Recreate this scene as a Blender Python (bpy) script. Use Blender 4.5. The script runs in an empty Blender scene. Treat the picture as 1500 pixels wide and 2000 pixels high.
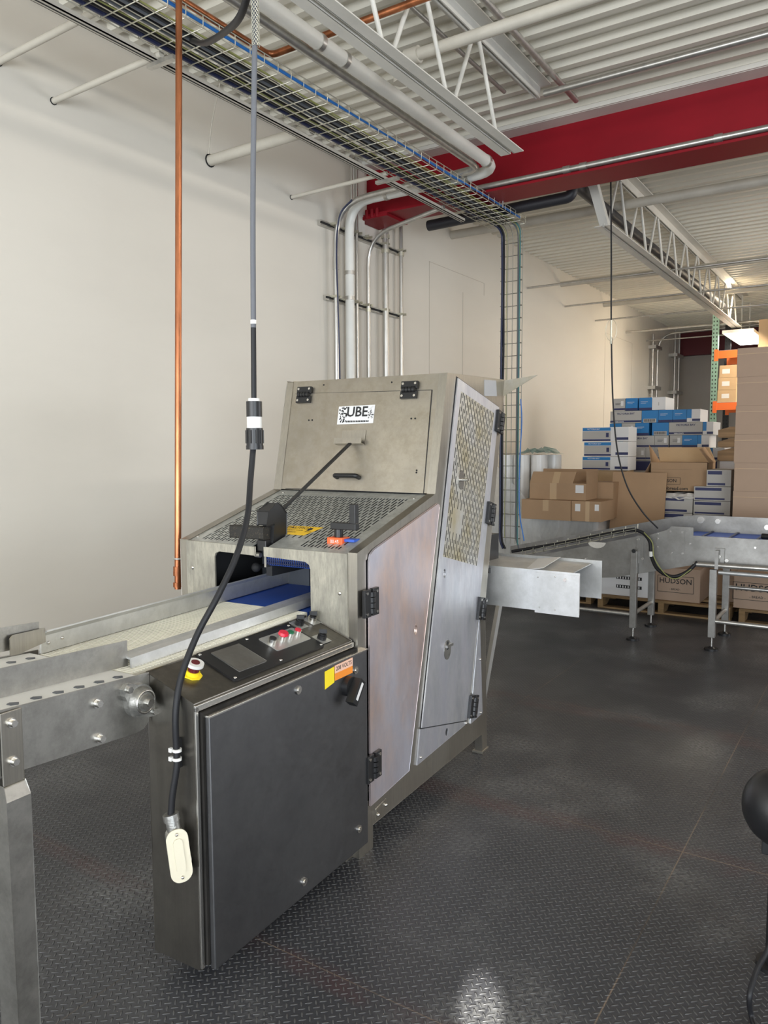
import bpy, math, random
from mathutils import Vector, Matrix
from mathutils.geometry import tessellate_polygon
random.seed(7)
S = bpy.context.scene
COL = S.collection
# ------------------------------------------------------------------ camera
FPX, CH = 1502.0, 1.55
PSI, PIT, ROLL = math.radians(33.3), math.atan(127 / FPX), 0.0045
f0 = Vector((-math.sin(PSI), math.cos(PSI), 0)); r0 = Vector((math.cos(PSI), math.sin(PSI), 0)); u0 = Vector((0, 0, 1))
cf = f0 * math.cos(PIT) - u0 * math.sin(PIT); cu = u0 * math.cos(PIT) + f0 * math.sin(PIT)
CR = r0 * math.cos(ROLL) - cu * math.sin(ROLL); CU = cu * math.cos(ROLL) + r0 * math.sin(ROLL)
CAM = Vector((0, 0, CH))
cam = bpy.data.cameras.new('camera'); camo = bpy.data.objects.new('camera', cam); COL.objects.link(camo)
camo.matrix_world = Matrix.Translation(CAM) @ Matrix((CR, CU, -cf)).transposed().to_4x4()
cam.sensor_fit = 'VERTICAL'; cam.sensor_height = 36; cam.lens = FPX / 2000 * 36; cam.clip_start = 0.02; cam.clip_end = 100
S.camera = camo
def at(px, py, X=None, Y=None, Z=None):
    d = cf + CR * (px - 750) / FPX - CU * (py - 1000) / FPX
    if X is not None: return CAM + d * (X / d.x)
    if Y is not None: return CAM + d * (Y / d.y)
    return CAM + d * ((Z - CH) / d.z)
# ------------------------------------------------------------------ world, lights, exposure
w = bpy.data.worlds.new('world'); S.world = w; w.use_nodes = True
w.node_tree.nodes['Background'].inputs[0].default_value = (0.88, 0.90, 0.95, 1); w.node_tree.nodes['Background'].inputs[1].default_value = 0.47
def area(name, loc, target, sx, sy, power, col):
    l = bpy.data.lights.new(name, 'AREA'); l.shape = 'RECTANGLE'; l.size = sx; l.size_y = sy; l.energy = power; l.color = col
    o = bpy.data.objects.new(name, l); COL.objects.link(o); o.location = loc
    o.rotation_euler = (Vector(target) - Vector(loc)).to_track_quat('-Z', 'Y').to_euler(); return o
area('window_light_back', (-1.2, -4.5, 1.5), (-2.6, 3, 0.9), 5, 2.4, 330, (0.90, 0.95, 1.0))
area('window_light_right', (4.0, -2.6, 1.4), (-3.8, 2.0, 0.7), 4, 2.2, 250, (0.83, 0.92, 1.0))
area('fill_light_far_right', (6.0, 8.2, 1.7), (-1.6, 3.2, 1.0), 4.5, 2.6, 150, (0.92, 0.96, 1.0))  # added unseen area light, brightens the slicer's side panels
area('ceiling_fixture_near', (1.9, 2.6, 3.8), (-2.4, 2.8, 1.2), 6, 0.16, 52, (1.0, 0.95, 0.87))
area('ceiling_fixture_mid', (0.9, 8.6, 3.75), (-2.0, 8.0, 0.5), 0.5, 4, 75, (1.0, 0.86, 0.68))
area('ceiling_fixture_far', (-1.4, 12.6, 3.2), (-3.2, 11.6, 1.0), 0.4, 2, 60, (1.0, 0.84, 0.62))
sl = bpy.data.lights.new('added_sun_spot', 'SPOT'); sl.energy = 16000; sl.spot_size = math.radians(0.75); sl.spot_blend = 0.6; sl.shadow_soft_size = 0.02; sl.color = (1, 0.97, 0.9)  # added spotlight standing in for a patch of sunlight on the floor
slo = bpy.data.objects.new('added_sun_spot', sl); COL.objects.link(slo); slo.location = (2.2, -5.0, 3.2); slo.rotation_euler = (at(938, 1975, Z=0) - Vector(slo.location)).to_track_quat('-Z', 'Y').to_euler()
S.view_settings.view_transform = 'Standard'; S.view_settings.look = 'None'; S.view_settings.gamma = 1; S.view_settings.exposure = 0.24
S.view_settings.use_curve_mapping = False
# ------------------------------------------------------------------ materials
def mat(name, col, rough=0.5, metal=0.0, var=0.0, vscale=(8, 8, 8), col2=None, bump=0.0, bscale=60, rvar=0.0, emit=0, spec=None, alpha=None, trans=None, contrast=(0.35, 0.65), pat=None):
    m = bpy.data.materials.new(name); m.use_nodes = True; nt = m.node_tree; b = nt.nodes['Principled BSDF']
    b.inputs['Base Color'].default_value = (*col, 1); b.inputs['Roughness'].default_value = rough; b.inputs['Metallic'].default_value = metal
    if spec is not None: b.inputs['Specular IOR Level'].default_value = spec
    if trans: b.inputs['Transmission Weight'].default_value = trans
    if alpha: b.inputs['Alpha'].default_value = alpha
    if emit: b.inputs['Emission Color'].default_value = (*col, 1); b.inputs['Emission Strength'].default_value = emit
    if var or rvar or bump:
        tc = nt.nodes.new('ShaderNodeTexCoord'); mp = nt.nodes.new('ShaderNodeMapping'); mp.inputs['Scale'].default_value = vscale
        nt.links.new(tc.outputs['Object'], mp.inputs['Vector'])
        nz = nt.nodes.new('ShaderNodeTexNoise'); nz.inputs['Scale'].default_value = 1; nz.inputs['Detail'].default_value = 5; nz.inputs['Roughness'].default_value = 0.6
        nt.links.new(mp.outputs[0], nz.inputs['Vector'])
        rp = nt.nodes.new('ShaderNodeMapRange'); rp.inputs['From Min'].default_value = contrast[0]; rp.inputs['From Max'].default_value = contrast[1]
        nt.links.new(nz.outputs['Fac'], rp.inputs['Value'])
        if var:
            c2 = col2 or tuple(c * (1 - var) for c in col)
            mx = nt.nodes.new('ShaderNodeMix'); mx.data_type = 'RGBA'; mx.inputs['A'].default_value = (*col, 1); mx.inputs['B'].default_value = (*c2, 1)
            nt.links.new(rp.outputs[0], mx.inputs['Factor']); nt.links.new(mx.outputs['Result'], b.inputs['Base Color'])
        if pat:   # patina: fine streaks (scale vector, dark colour, amount)
            m3 = nt.nodes.new('ShaderNodeMapping'); m3.inputs['Scale'].default_value = pat[0]; nt.links.new(tc.outputs['Object'], m3.inputs['Vector'])
            n3 = nt.nodes.new('ShaderNodeTexNoise'); n3.inputs['Scale'].default_value = 1; n3.inputs['Detail'].default_value = 8; n3.inputs['Roughness'].default_value = 0.75; nt.links.new(m3.outputs[0], n3.inputs['Vector'])
            r3_ = nt.nodes.new('ShaderNodeMapRange'); r3_.inputs['From Min'].default_value = 0.42; r3_.inputs['From Max'].default_value = 0.66; r3_.inputs['To Max'].default_value = pat[2]; nt.links.new(n3.outputs['Fac'], r3_.inputs['Value'])
            x3 = nt.nodes.new('ShaderNodeMix'); x3.data_type = 'RGBA'; x3.inputs['B'].default_value = (*pat[1], 1); nt.links.new(r3_.outputs[0], x3.inputs['Factor'])
            src = mx.outputs['Result']; nt.links.new(src, x3.inputs['A']); nt.links.new(x3.outputs['Result'], b.inputs['Base Color'])
        if rvar:
            r2 = nt.nodes.new('ShaderNodeMapRange'); r2.inputs['To Min'].default_value = rough; r2.inputs['To Max'].default_value = rough + rvar
            nt.links.new(rp.outputs[0], r2.inputs['Value']); nt.links.new(r2.outputs[0], b.inputs['Roughness'])
        if bump:
            n2 = nt.nodes.new('ShaderNodeTexNoise'); n2.inputs['Scale'].default_value = bscale; n2.inputs['Detail'].default_value = 3
            nt.links.new(tc.outputs['Object'], n2.inputs['Vector'])
            bp = nt.nodes.new('ShaderNodeBump'); bp.inputs['Strength'].default_value = bump; bp.inputs['Distance'].default_value = 0.003
            nt.links.new(n2.outputs['Fac'], bp.inputs['Height']); nt.links.new(bp.outputs[0], b.inputs['Normal'])
    return m
M = {}
M['steel'] = mat('brushed_steel', (0.46, 0.43, 0.375), 0.28, 0.97, 0.2, (4, 4, 3), rvar=0.14, bump=0.03, bscale=200, pat=((110, 110, 5), (0.27, 0.255, 0.23), 0.35))
M['hopper'] = mat('satin_steel', (0.44, 0.40, 0.335), 0.36, 0.92, 0.25, (3, 3, 3), rvar=0.12, bump=0.04, bscale=150, pat=((14, 14, 14), (0.30, 0.265, 0.20), 0.6))
M['front_steel'] = mat('streaked_steel', (0.52, 0.49, 0.41), 0.45, 0.65, 0.4, (12, 12, 4), rvar=0.15, bump=0.05, bscale=120, pat=((60, 60, 12), (0.25, 0.24, 0.21), 0.7))
M['deck'] = mat('worn_aluminium_deck', (0.64, 0.65, 0.62), 0.42, 0.65, 0.3, (9, 5, 9), rvar=0.15, pat=((30, 30, 30), (0.34, 0.34, 0.31), 0.6))
M['door'] = mat('scuffed_door_sheet', (0.74, 0.75, 0.77), 0.36, 0.88, 0.3, (7, 7, 2.2), col2=(0.50, 0.49, 0.53), rvar=0.15, bump=0.05, bscale=90, pat=((16, 16, 5), (0.46, 0.48, 0.53), 0.6))
M['doorpink'] = mat('scuffed_door_painted_reflection', (0.80, 0.60, 0.52), 0.34, 0.88, 0.3, (3.2, 3.2, 1.8), col2=(0.58, 0.57, 0.63), rvar=0.15, bump=0.05, bscale=90, pat=((16, 16, 5), (0.50, 0.47, 0.52), 0.6))  # pink and bluish tints paint a reflection onto the scuffed sheet
M['perf'] = mat('perforated_sheet_residue', (0.56, 0.55, 0.52), 0.42, 0.7, 0.5, (7, 7, 5), col2=(0.44, 0.39, 0.27), rvar=0.15)
M['cab'] = mat('dark_brushed_steel', (0.23, 0.215, 0.19), 0.28, 0.95, 0.2, (25, 25, 1.2), rvar=0.12, pat=((5, 5, 5), (0.12, 0.11, 0.10), 0.5))
M['cabdoor'] = mat('dark_door_steel', (0.185, 0.185, 0.19), 0.34, 0.92, 0.12, (2, 25, 25), rvar=0.08, pat=((3, 2, 2), (0.11, 0.11, 0.115), 0.6))
M['edge'] = mat('bright_folded_steel_edge', (0.62, 0.60, 0.56), 0.25, 1.0)
M['gapdark'] = mat('painted_gap_shade', (0.02, 0.017, 0.014), 0.8, 0.2, 0.6, (20, 20, 6))  # near-black colour standing in for shade in the cabinet door gap
M['black'] = mat('black_plastic', (0.012, 0.012, 0.013), 0.38)
M['blackm'] = mat('black_matte', (0.01, 0.01, 0.011), 0.75)
M['void'] = mat('painted_shade', (0.02, 0.02, 0.022), 0.7)  # near-black colour standing in for shade inside openings and gaps
M['grit'] = mat('dirty_black_rubber', (0.02, 0.018, 0.015), 0.7, 0, 0.9, (150, 150, 150), col2=(0.16, 0.12, 0.07), bump=0.6, bscale=220, contrast=(0.58, 0.75))
M['cable'] = mat('black_rubber_cable', (0.012, 0.012, 0.014), 0.5, spec=0.35)
M['cablegrey'] = mat('grey_cable_sheath', (0.10, 0.11, 0.125), 0.45)
M['navy'] = mat('navy_cable', (0.012, 0.018, 0.06), 0.35)
M['bluec'] = mat('blue_cable', (0.02, 0.17, 0.55), 0.4)
M['teal'] = mat('teal_cable', (0.05, 0.17, 0.17), 0.45)
M['yg'] = mat('yellow_green_wire', (0.26, 0.27, 0.09), 0.5)
M['white'] = mat('white_plastic', (0.78, 0.77, 0.74), 0.4)
M['belt'] = mat('white_link_belt', (0.86, 0.83, 0.72), 0.55, 0, 0.12, (15, 5, 15))
M['bluebelt'] = mat('blue_link_belt', (0.03, 0.10, 0.48), 0.45)
M['alu'] = mat('aluminium', (0.66, 0.66, 0.64), 0.36, 0.85, 0.15, (10, 3, 10), rvar=0.15)
M['alub'] = mat('bright_aluminium', (0.70, 0.70, 0.69), 0.38, 0.72, 0.15, (6, 6, 6), rvar=0.15, pat=((18, 18, 18), (0.48, 0.48, 0.46), 0.5))
M['plate'] = mat('conveyor_side_steel', (0.50, 0.485, 0.45), 0.30, 0.92, 0.3, (5, 5, 5), rvar=0.14, pat=((12, 12, 12), (0.24, 0.23, 0.21), 0.6))
M['plate2'] = mat('grey_conveyor_frame', (0.33, 0.32, 0.30), 0.36, 0.85, 0.2, (4, 4, 4), rvar=0.1, pat=((8, 8, 8), (0.22, 0.21, 0.195), 0.6))
M['cream'] = mat('cream_cover', (0.66, 0.60, 0.46), 0.4, 0.3)
M['zinc'] = mat('cast_zinc', (0.50, 0.49, 0.46), 0.38, 0.85, 0.3, (60, 60, 60), bump=0.3, bscale=150)
M['bolt'] = mat('bolt_steel', (0.68, 0.66, 0.62), 0.25, 1.0)
M['copper'] = mat('aged_copper', (0.58, 0.22, 0.10), 0.33, 0.9, 0.5, (12, 12, 3), col2=(0.30, 0.11, 0.05))
M['orange'] = mat('orange_plastic', (0.85, 0.13, 0.03), 0.4)
M['rackor'] = mat('orange_rack_paint', (0.85, 0.17, 0.03), 0.45)
M['rackgr'] = mat('green_rack_paint', (0.22, 0.36, 0.29), 0.5)
M['yellow'] = mat('yellow_sticker', (0.90, 0.55, 0.02), 0.5)
M['yellow2'] = mat('bright_yellow_sticker', (0.93, 0.72, 0.02), 0.5)
M['stkor'] = mat('orange_sticker', (0.90, 0.28, 0.03), 0.5)
M['stkpk'] = mat('peach_sticker', (0.88, 0.55, 0.42), 0.5)
M['stkgrey'] = mat('grey_sticker', (0.42, 0.42, 0.43), 0.6)
M['ink'] = mat('black_ink', (0.02, 0.02, 0.02), 0.7)
M['red'] = mat('red_button', (0.70, 0.02, 0.05), 0.35)
M['darkred'] = mat('dark_red_cap', (0.12, 0.01, 0.015), 0.3)
M['green'] = mat('green_button', (0.01, 0.16, 0.07), 0.35)
M['beam'] = mat('red_beam_paint', (0.25, 0.004, 0.012), 0.5, 0, 0.15, (1.5, 1.5, 3), spec=0.25)
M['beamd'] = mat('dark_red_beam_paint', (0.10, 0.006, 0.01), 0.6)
M['wpaint'] = mat('white_painted_steel', (0.72, 0.70, 0.64), 0.42, 0, 0.12, (3, 3, 3))
M['wpipe'] = mat('white_pipe_paint', (0.76, 0.75, 0.70), 0.35, 0, 0.08, (4, 4, 4))
M['beige'] = mat('beige_pipe_paint', (0.58, 0.54, 0.46), 0.45, 0, 0.15, (5, 5, 5))
M['emt'] = mat('galvanized_conduit', (0.58, 0.56, 0.52), 0.34, 0.8, 0.2, (20, 20, 3))
M['wire'] = mat('zinc_wire', (0.62, 0.60, 0.50), 0.35, 0.85)
M['emtd'] = mat('zinc_wire_backlit_dark', (0.30, 0.29, 0.25), 0.5, 0.5)  # darker copy of the zinc wire, its backlit shade put into the colour
M['cord'] = mat('dark_cord_sheath', (0.03, 0.032, 0.038), 0.45, spec=0.4)
M['cordg'] = mat('grey_cord_sheath', (0.13, 0.135, 0.15), 0.5, spec=0.4)
M['darkpipe'] = mat('black_pipe_wrap', (0.02, 0.02, 0.025), 0.5)
M['deckm'] = mat('roof_deck_paint', (0.82, 0.78, 0.67), 0.5, 0, 0.12, (0.6, 1.2, 1))
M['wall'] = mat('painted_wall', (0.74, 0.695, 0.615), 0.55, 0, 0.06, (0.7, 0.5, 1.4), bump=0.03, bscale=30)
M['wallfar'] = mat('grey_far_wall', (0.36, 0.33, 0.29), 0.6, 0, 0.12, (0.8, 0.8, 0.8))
M['seam'] = mat('wall_panel_seam', (0.55, 0.50, 0.43), 0.6)
M['card'] = mat('brown_cardboard', (0.42, 0.27, 0.155), 0.75, 0, 0.1, (3, 3, 3))
M['card2'] = mat('light_cardboard', (0.58, 0.40, 0.23), 0.75, 0, 0.1, (3, 3, 3))
M['card3'] = mat('pinkish_cardboard', (0.45, 0.32, 0.23), 0.75, 0, 0.08, (2, 2, 2))
M['cardin'] = mat('shaded_kraft_inside', (0.40, 0.25, 0.13), 0.8)
M['tape'] = mat('parcel_tape', (0.52, 0.36, 0.21), 0.35)
M['kraft'] = mat('kraft_paper_bundle', (0.50, 0.33, 0.18), 0.7, 0, 0.4, (2, 2, 30))
M['cwhite'] = mat('carton_white', (0.74, 0.73, 0.72), 0.6)
M['cgrey'] = mat('carton_grey', (0.46, 0.44, 0.41), 0.6)
M['cblue'] = mat('carton_blue', (0.012, 0.19, 0.48), 0.45)
M['cnavy'] = mat('carton_navy', (0.02, 0.025, 0.10), 0.5)
M['wood'] = mat('pallet_wood', (0.32, 0.20, 0.09), 0.8, 0, 0.35, (3, 20, 20))
M['wrap'] = mat('stretch_wrap', (0.80, 0.80, 0.78), 0.25, 0, 0.25, (6, 6, 2), col2=(0.55, 0.56, 0.54), bump=0.8, bscale=18, alpha=0.55)
M['wrapw'] = mat('milky_film_roll', (0.84, 0.83, 0.80), 0.3, 0, 0.12, (25, 25, 1))
M['greenfilm'] = mat('green_tinted_film', (0.25, 0.42, 0.38), 0.3, 0, 0.3, (9, 9, 9), alpha=0.6)
M['lamp'] = mat('lamp_diffuser', (1.0, 0.98, 0.93), 0.5, emit=14)
M['perfin'] = mat('dull_grey_inner_machinery', (0.10, 0.10, 0.10), 0.5, 0.5)

def floor_material():
    m = bpy.data.materials.new('diamond_plate_rubber'); m.use_nodes = True; nt = m.node_tree; N = nt.nodes; L = nt.links; b = N['Principled BSDF']
    def math_(op, a, b_=None, c=None):
        n = N.new('ShaderNodeMath'); n.operation = op
        for i, v in enumerate((a, b_, c)):
            if v is None: continue
            if isinstance(v, (int, float)): n.inputs[i].default_value = v
            else: L.new(v, n.inputs[i])
        return n.outputs[0]
    tc = N.new('ShaderNodeTexCoord')
    mp = N.new('ShaderNodeMapping'); mp.inputs['Rotation'].default_value = (0, 0, math.radians(-42)); s = 1 / 0.0205
    mp.inputs['Scale'].default_value = (s, s, s); L.new(tc.outputs['Object'], mp.inputs['Vector'])
    sp = N.new('ShaderNodeSeparateXYZ'); L.new(mp.outputs[0], sp.inputs[0])
    fx, fy = math_('FLOOR', sp.outputs[0]), math_('FLOOR', sp.outputs[1])
    par = math_('MODULO', math_('ADD', math_('ADD', fx, fy), 4000), 2)
    qx = math_('SUBTRACT', math_('SUBTRACT', sp.outputs[0], fx), 0.5); qy = math_('SUBTRACT', math_('SUBTRACT', sp.outputs[1], fy), 0.5)
    def ell(a, bb): return math_('ADD', math_('POWER', math_('DIVIDE', math_('ABSOLUTE', a), 0.62), 1.6), math_('POWER', math_('DIVIDE', math_('ABSOLUTE', bb), 0.17), 2))
    e = math_('ADD', math_('MULTIPLY', ell(qx, qy), par), math_('MULTIPLY', ell(qy, qx), math_('SUBTRACT', 1, par)))
    h = N.new('ShaderNodeMapRange'); h.interpolation_type = 'SMOOTHSTEP'; h.inputs['From Min'].default_value = 1.1; h.inputs['From Max'].default_value = 0.25; L.new(e, h.inputs['Value'])
    bp = N.new('ShaderNodeBump'); bp.inputs['Strength'].default_value = 1.0; bp.inputs['Distance'].default_value = 0.004; L.new(h.outputs[0], bp.inputs['Height']); L.new(bp.outputs[0], b.inputs['Normal'])
    so = N.new('ShaderNodeSeparateXYZ'); L.new(tc.outputs['Object'], so.inputs[0])
    def line(coord, v, wd):
        d = math_('ABSOLUTE', math_('SUBTRACT', coord, v)); r = N.new('ShaderNodeMapRange'); r.inputs['From Min'].default_value = wd; r.inputs['From Max'].default_value = wd * 0.4; L.new(d, r.inputs['Value']); return r.outputs[0]
    def noise(sc, lo, hi, det=4):
        n = N.new('ShaderNodeTexNoise'); n.inputs['Scale'].default_value = sc; n.inputs['Detail'].default_value = det; L.new(tc.outputs['Object'], n.inputs['Vector'])
        r = N.new('ShaderNodeMapRange'); r.inputs['From Min'].default_value = lo; r.inputs['From Max'].default_value = hi; L.new(n.outputs['Fac'], r.inputs['Value']); return r.outputs[0]
    def mix(fac, a, bcol):
        n = N.new('ShaderNodeMix'); n.data_type = 'RGBA'; L.new(fac, n.inputs['Factor'])
        for k, v in (('A', a), ('B', bcol)):
            if isinstance(v, tuple): n.inputs[k].default_value = (*v, 1)
            else: L.new(v, n.inputs[k])
        return n.outputs['Result']
    base = mix(noise(1.3, 0.35, 0.65), (0.030, 0.031, 0.036), (0.047, 0.048, 0.054))
    # reddish worn band beside the seams, pale dust patches, specular glints on raised lozenges painted in lighter
    band = math_('MULTIPLY', math_('MAXIMUM', math_('MAXIMUM', line(so.outputs[1], 2.97, 0.10), line(so.outputs[1], 1.69, 0.06)), line(so.outputs[1], 4.32, 0.12)), noise(5, 0.35, 0.6))
    base = mix(math_('MULTIPLY', band, 0.5), base, (0.070, 0.026, 0.026))
    dust = math_('MULTIPLY', noise(2.0, 0.50, 0.72), noise(70, 0.40, 0.62))
    base = mix(math_('MULTIPLY', dust, 0.8), base, (0.21, 0.21, 0.205))
    base = mix(math_('MULTIPLY', h.outputs[0], 0.5), base, (0.15, 0.15, 0.15))
    speck = noise(130, 0.72, 0.76, 2)
    base = mix(math_('MULTIPLY', speck, 0.8), base, (0.40, 0.36, 0.30))
    seam = math_('MAXIMUM', math_('MAXIMUM', line(so.outputs[0], -0.60, 0.0028), line(so.outputs[0], -1.82, 0.002)), math_('MAXIMUM', line(so.outputs[1], 2.985, 0.003), math_('MAXIMUM', line(so.outputs[1], 1.71, 0.0022), line(so.outputs[1], 4.38, 0.002))))
    sc_ = mix(noise(1.1, 0.42, 0.6), (0.24, 0.18, 0.13), (0.012, 0.010, 0.010))
    base = mix(math_('MULTIPLY', seam, 0.85), base, sc_)
    L.new(base, b.inputs['Base Color'])
    rr = N.new('ShaderNodeMapRange'); rr.inputs['To Min'].default_value = 0.30; rr.inputs['To Max'].default_value = 0.46; L.new(noise(1.7, 0.3, 0.7), rr.inputs['Value']); L.new(rr.outputs[0], b.inputs['Roughness'])
    b.inputs['Specular IOR Level'].default_value = 0.55
    return m
M['floor'] = floor_material()
# ------------------------------------------------------------------ mesh builder
MLOC = Vector((-1.612, 2.301, 0)); MROT = math.radians(2.746)
FR = {'W': Matrix.Identity(4), 'M': Matrix.Translation(MLOC) @ Matrix.Rotation(MROT, 4, 'Z')}
FMI = FR['M'].inverted()
ORG = {}
_tc = {}
def text_mesh(s, bold=0.0):
    k = (s, bold)
    if k in _tc: return _tc[k]
    cu_ = bpy.data.curves.new('t', 'FONT'); cu_.body = s; cu_.size = 1; cu_.align_x = 'CENTER'; cu_.align_y = 'CENTER'; cu_.offset = bold; cu_.resolution_u = 2
    o = bpy.data.objects.new('t', cu_); COL.objects.link(o); dg = bpy.context.evaluated_depsgraph_get(); dg.update()
    me = o.evaluated_get(dg).to_mesh(); vs = [v.co.copy() for v in me.vertices]; fs = [tuple(p.vertices) for p in me.polygons]
    o.evaluated_get(dg).to_mesh_clear(); bpy.data.objects.remove(o); bpy.data.curves.remove(cu_)
    _tc[k] = (vs, fs); return _tc[k]
class MB:
    def __init__(s): s.v = []; s.f = []; s.m = []; s.s = []
    def _add(s, vs, fs, m=0, sm=False):
        b = len(s.v); s.v += [Vector(v) for v in vs]
        for f in fs: s.f.append(tuple(i + b for i in f)); s.m.append(m); s.s.append(sm)
        return s
    def box(s, x0, x1, y0, y1, z0, z1, m=0, T=None):
        vs = [Vector((x, y, z)) for z in (z0, z1) for y in (y0, y1) for x in (x0, x1)]
        if T is not None: vs = [T @ v for v in vs]
        return s._add(vs, [(0, 2, 3, 1), (4, 5, 7, 6), (0, 1, 5, 4), (2, 6, 7, 3), (0, 4, 6, 2), (1, 3, 7, 5)], m)
    def prism(s, pts, vec, m=0, holes=()):
        vec = Vector(vec); loops = [[Vector(p) for p in pts]] + [[Vector(p) for p in h] for h in holes]
        flat = [p for l in loops for p in l]; n = len(flat)
        tris = tessellate_polygon(loops)
        fs = [tuple(t) for t in tris] + [tuple(i + n for i in reversed(t)) for t in tris]
        o = 0
        for l in loops:
            k = len(l)
            for i in range(k):
                a, b = o + i, o + (i + 1) % k; fs.append((a, b, b + n, a + n))
            o += k
        return s._add(flat + [p + vec for p in flat], fs, m)
    def bar(s, a, b, w_, h_, up=(0, 0, 1), m=0):
        a, b = Vector(a), Vector(b); d = (b - a).normalized(); up = Vector(up); sx = d.cross(up).normalized(); uz = sx.cross(d)
        q = [sx * (-w_ / 2) + uz * (-h_ / 2), sx * (w_ / 2) + uz * (-h_ / 2), sx * (w_ / 2) + uz * (h_ / 2), sx * (-w_ / 2) + uz * (h_ / 2)]
        return s._add([a + k for k in q] + [b + k for k in q], [(3, 2, 1, 0), (4, 5, 6, 7), (0, 1, 5, 4), (1, 2, 6, 5), (2, 3, 7, 6), (3, 0, 4, 7)], m)
    def tube(s, pts, r, m=0, seg=10, caps=True):
        pts = [Vector(p) for p in pts]; n = len(pts); rs = r if isinstance(r, (list, tuple)) else [r] * n
        tan = [(pts[min(i + 1, n - 1)] - pts[max(i - 1, 0)]).normalized() for i in range(n)]
        ref = Vector((0, 0, 1)) if abs(tan[0].z) < 0.9 else Vector((1, 0, 0)); nx = tan[0].cross(ref).normalized()
        vs = []
        for i in range(n):
            nx = (nx - tan[i] * nx.dot(tan[i])).normalized(); ny = tan[i].cross(nx)
            vs += [pts[i] + (nx * math.cos(2 * math.pi * k / seg) + ny * math.sin(2 * math.pi * k / seg)) * rs[i] for k in range(seg)]
        fs = [(i * seg + k, i * seg + (k + 1) % seg, (i + 1) * seg + (k + 1) % seg, (i + 1) * seg + k) for i in range(n - 1) for k in range(seg)]
        s._add(vs, fs, m, True)
        if caps: s._add(vs[:seg], [tuple(reversed(range(seg)))], m); s._add(vs[-seg:], [tuple(range(seg))], m)
        return s
    def cyl(s, a, b, r, m=0, seg=20, r2=None): return s.tube([a, b], [r, r if r2 is None else r2], m, seg)
    def ball(s, c, r, m=0, sc=(1, 1, 1), seg=14, rings=8, T=None):
        c = Vector(c); vs = []; fs = []
        for i in range(rings + 1):
            t = math.pi * i / rings
            for k in range(seg):
                a = 2 * math.pi * k / seg; v = Vector((r * sc[0] * math.sin(t) * math.cos(a), r * sc[1] * math.sin(t) * math.sin(a), r * sc[2] * math.cos(t)))
                vs.append(c + (T @ v if T else v))
        for i in range(rings):
            for k in range(seg): fs.append((i * seg + k, (i + 1) * seg + k, (i + 1) * seg + (k + 1) % seg, i * seg + (k + 1) % seg))
        return s._add(vs, fs, m, True)
    def text(s, txt, c, right, up, size, m=0, bold=0.0):
        vs, fs = text_mesh(txt, bold); c, right, up = Vector(c), Vector(right).normalized(), Vector(up).normalized()
        return s._add([c + right * v.x * size + up * v.y * size for v in vs], fs, m)
    def quad(s, a, b, c, d, m=0): return s._add([a, b, c, d], [(0, 1, 2, 3)], m)
    def _mesh(s, name, mats, org):
        me = bpy.data.meshes.new(name); me.from_pydata([v - org for v in s.v], [], s.f)
        for k in (mats if isinstance(mats, (list, tuple)) else [mats]): me.materials.append(M[k])
        me.polygons.foreach_set('material_index', s.m); me.polygons.foreach_set('use_smooth', s.s); me.update(); return me
    def part(s, name, mats, parent, label=None, bevel=0, local=None):
        me = s._mesh(name, mats, ORG[parent.name]); o = bpy.data.objects.new(name, me); COL.objects.link(o); o.parent = parent; ORG[o.name] = ORG[parent.name]
        if label: o['label'] = label
        if bevel: bev(o, bevel)
        return o
    def thing(s, name, mats, label=None, cat=None, group=None, frame='W', kind=None, bevel=0):
        lo = Vector([min(v[i] for v in s.v) for i in range(3)]); hi = Vector([max(v[i] for v in s.v) for i in range(3)])
        org = Vector(((lo.x + hi.x) / 2, (lo.y + hi.y) / 2, lo.z))
        me = s._mesh(name, mats, org); o = bpy.data.objects.new(name, me); COL.objects.link(o); o.matrix_world = FR[frame] @ Matrix.Translation(org); ORG[o.name] = org
        tag(o, label, cat, group, kind)
        if bevel: bev(o, bevel)
        return o
def bev(o, wd):
    b = o.modifiers.new('bevel', 'BEVEL'); b.width = wd; b.segments = 2; b.limit_method = 'ANGLE'; b.angle_limit = math.radians(50)
def tag(o, label=None, cat=None, group=None, kind=None):
    for k, v in (('label', label), ('category', cat), ('group', group), ('kind', kind)):
        if v: o[k] = v
def empty(name, base, label, cat, group=None, frame='W', kind=None):
    o = bpy.data.objects.new(name, None); COL.objects.link(o); o.empty_display_size = 0.1
    o.matrix_world = FR[frame] @ Matrix.Translation(Vector(base)); ORG[o.name] = Vector(base); tag(o, label, cat, group, kind); return o
def fillet(pts, r, n=6):
    pts = [Vector(p) for p in pts]; out = [pts[0]]
    for i in range(1, len(pts) - 1):
        a, b, c = pts[i - 1], pts[i], pts[i + 1]; u, v = (a - b), (c - b); rr = min(r, u.length * 0.49, v.length * 0.49); p, q = b + u.normalized() * rr, b + v.normalized() * rr
        for k in range(n + 1):
            t = k / n; out.append(p * (1 - t) ** 2 + b * 2 * t * (1 - t) + q * t * t)
    out.append(pts[-1]); return out
def spline(pts, n=6):
    P = [Vector(p) for p in pts]; P = [P[0] * 2 - P[1]] + P + [P[-1] * 2 - P[-2]]; out = []
    for i in range(1, len(P) - 2):
        for k in range(n):
            t = k / n; a, b, c, d = P[i - 1:i + 3]
            out.append(0.5 * ((2 * b) + (c - a) * t + (2 * a - 5 * b + 4 * c - d) * t * t + (3 * b - a - 3 * c + d) * t ** 3))
    out.append(P[-2]); return out
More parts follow.
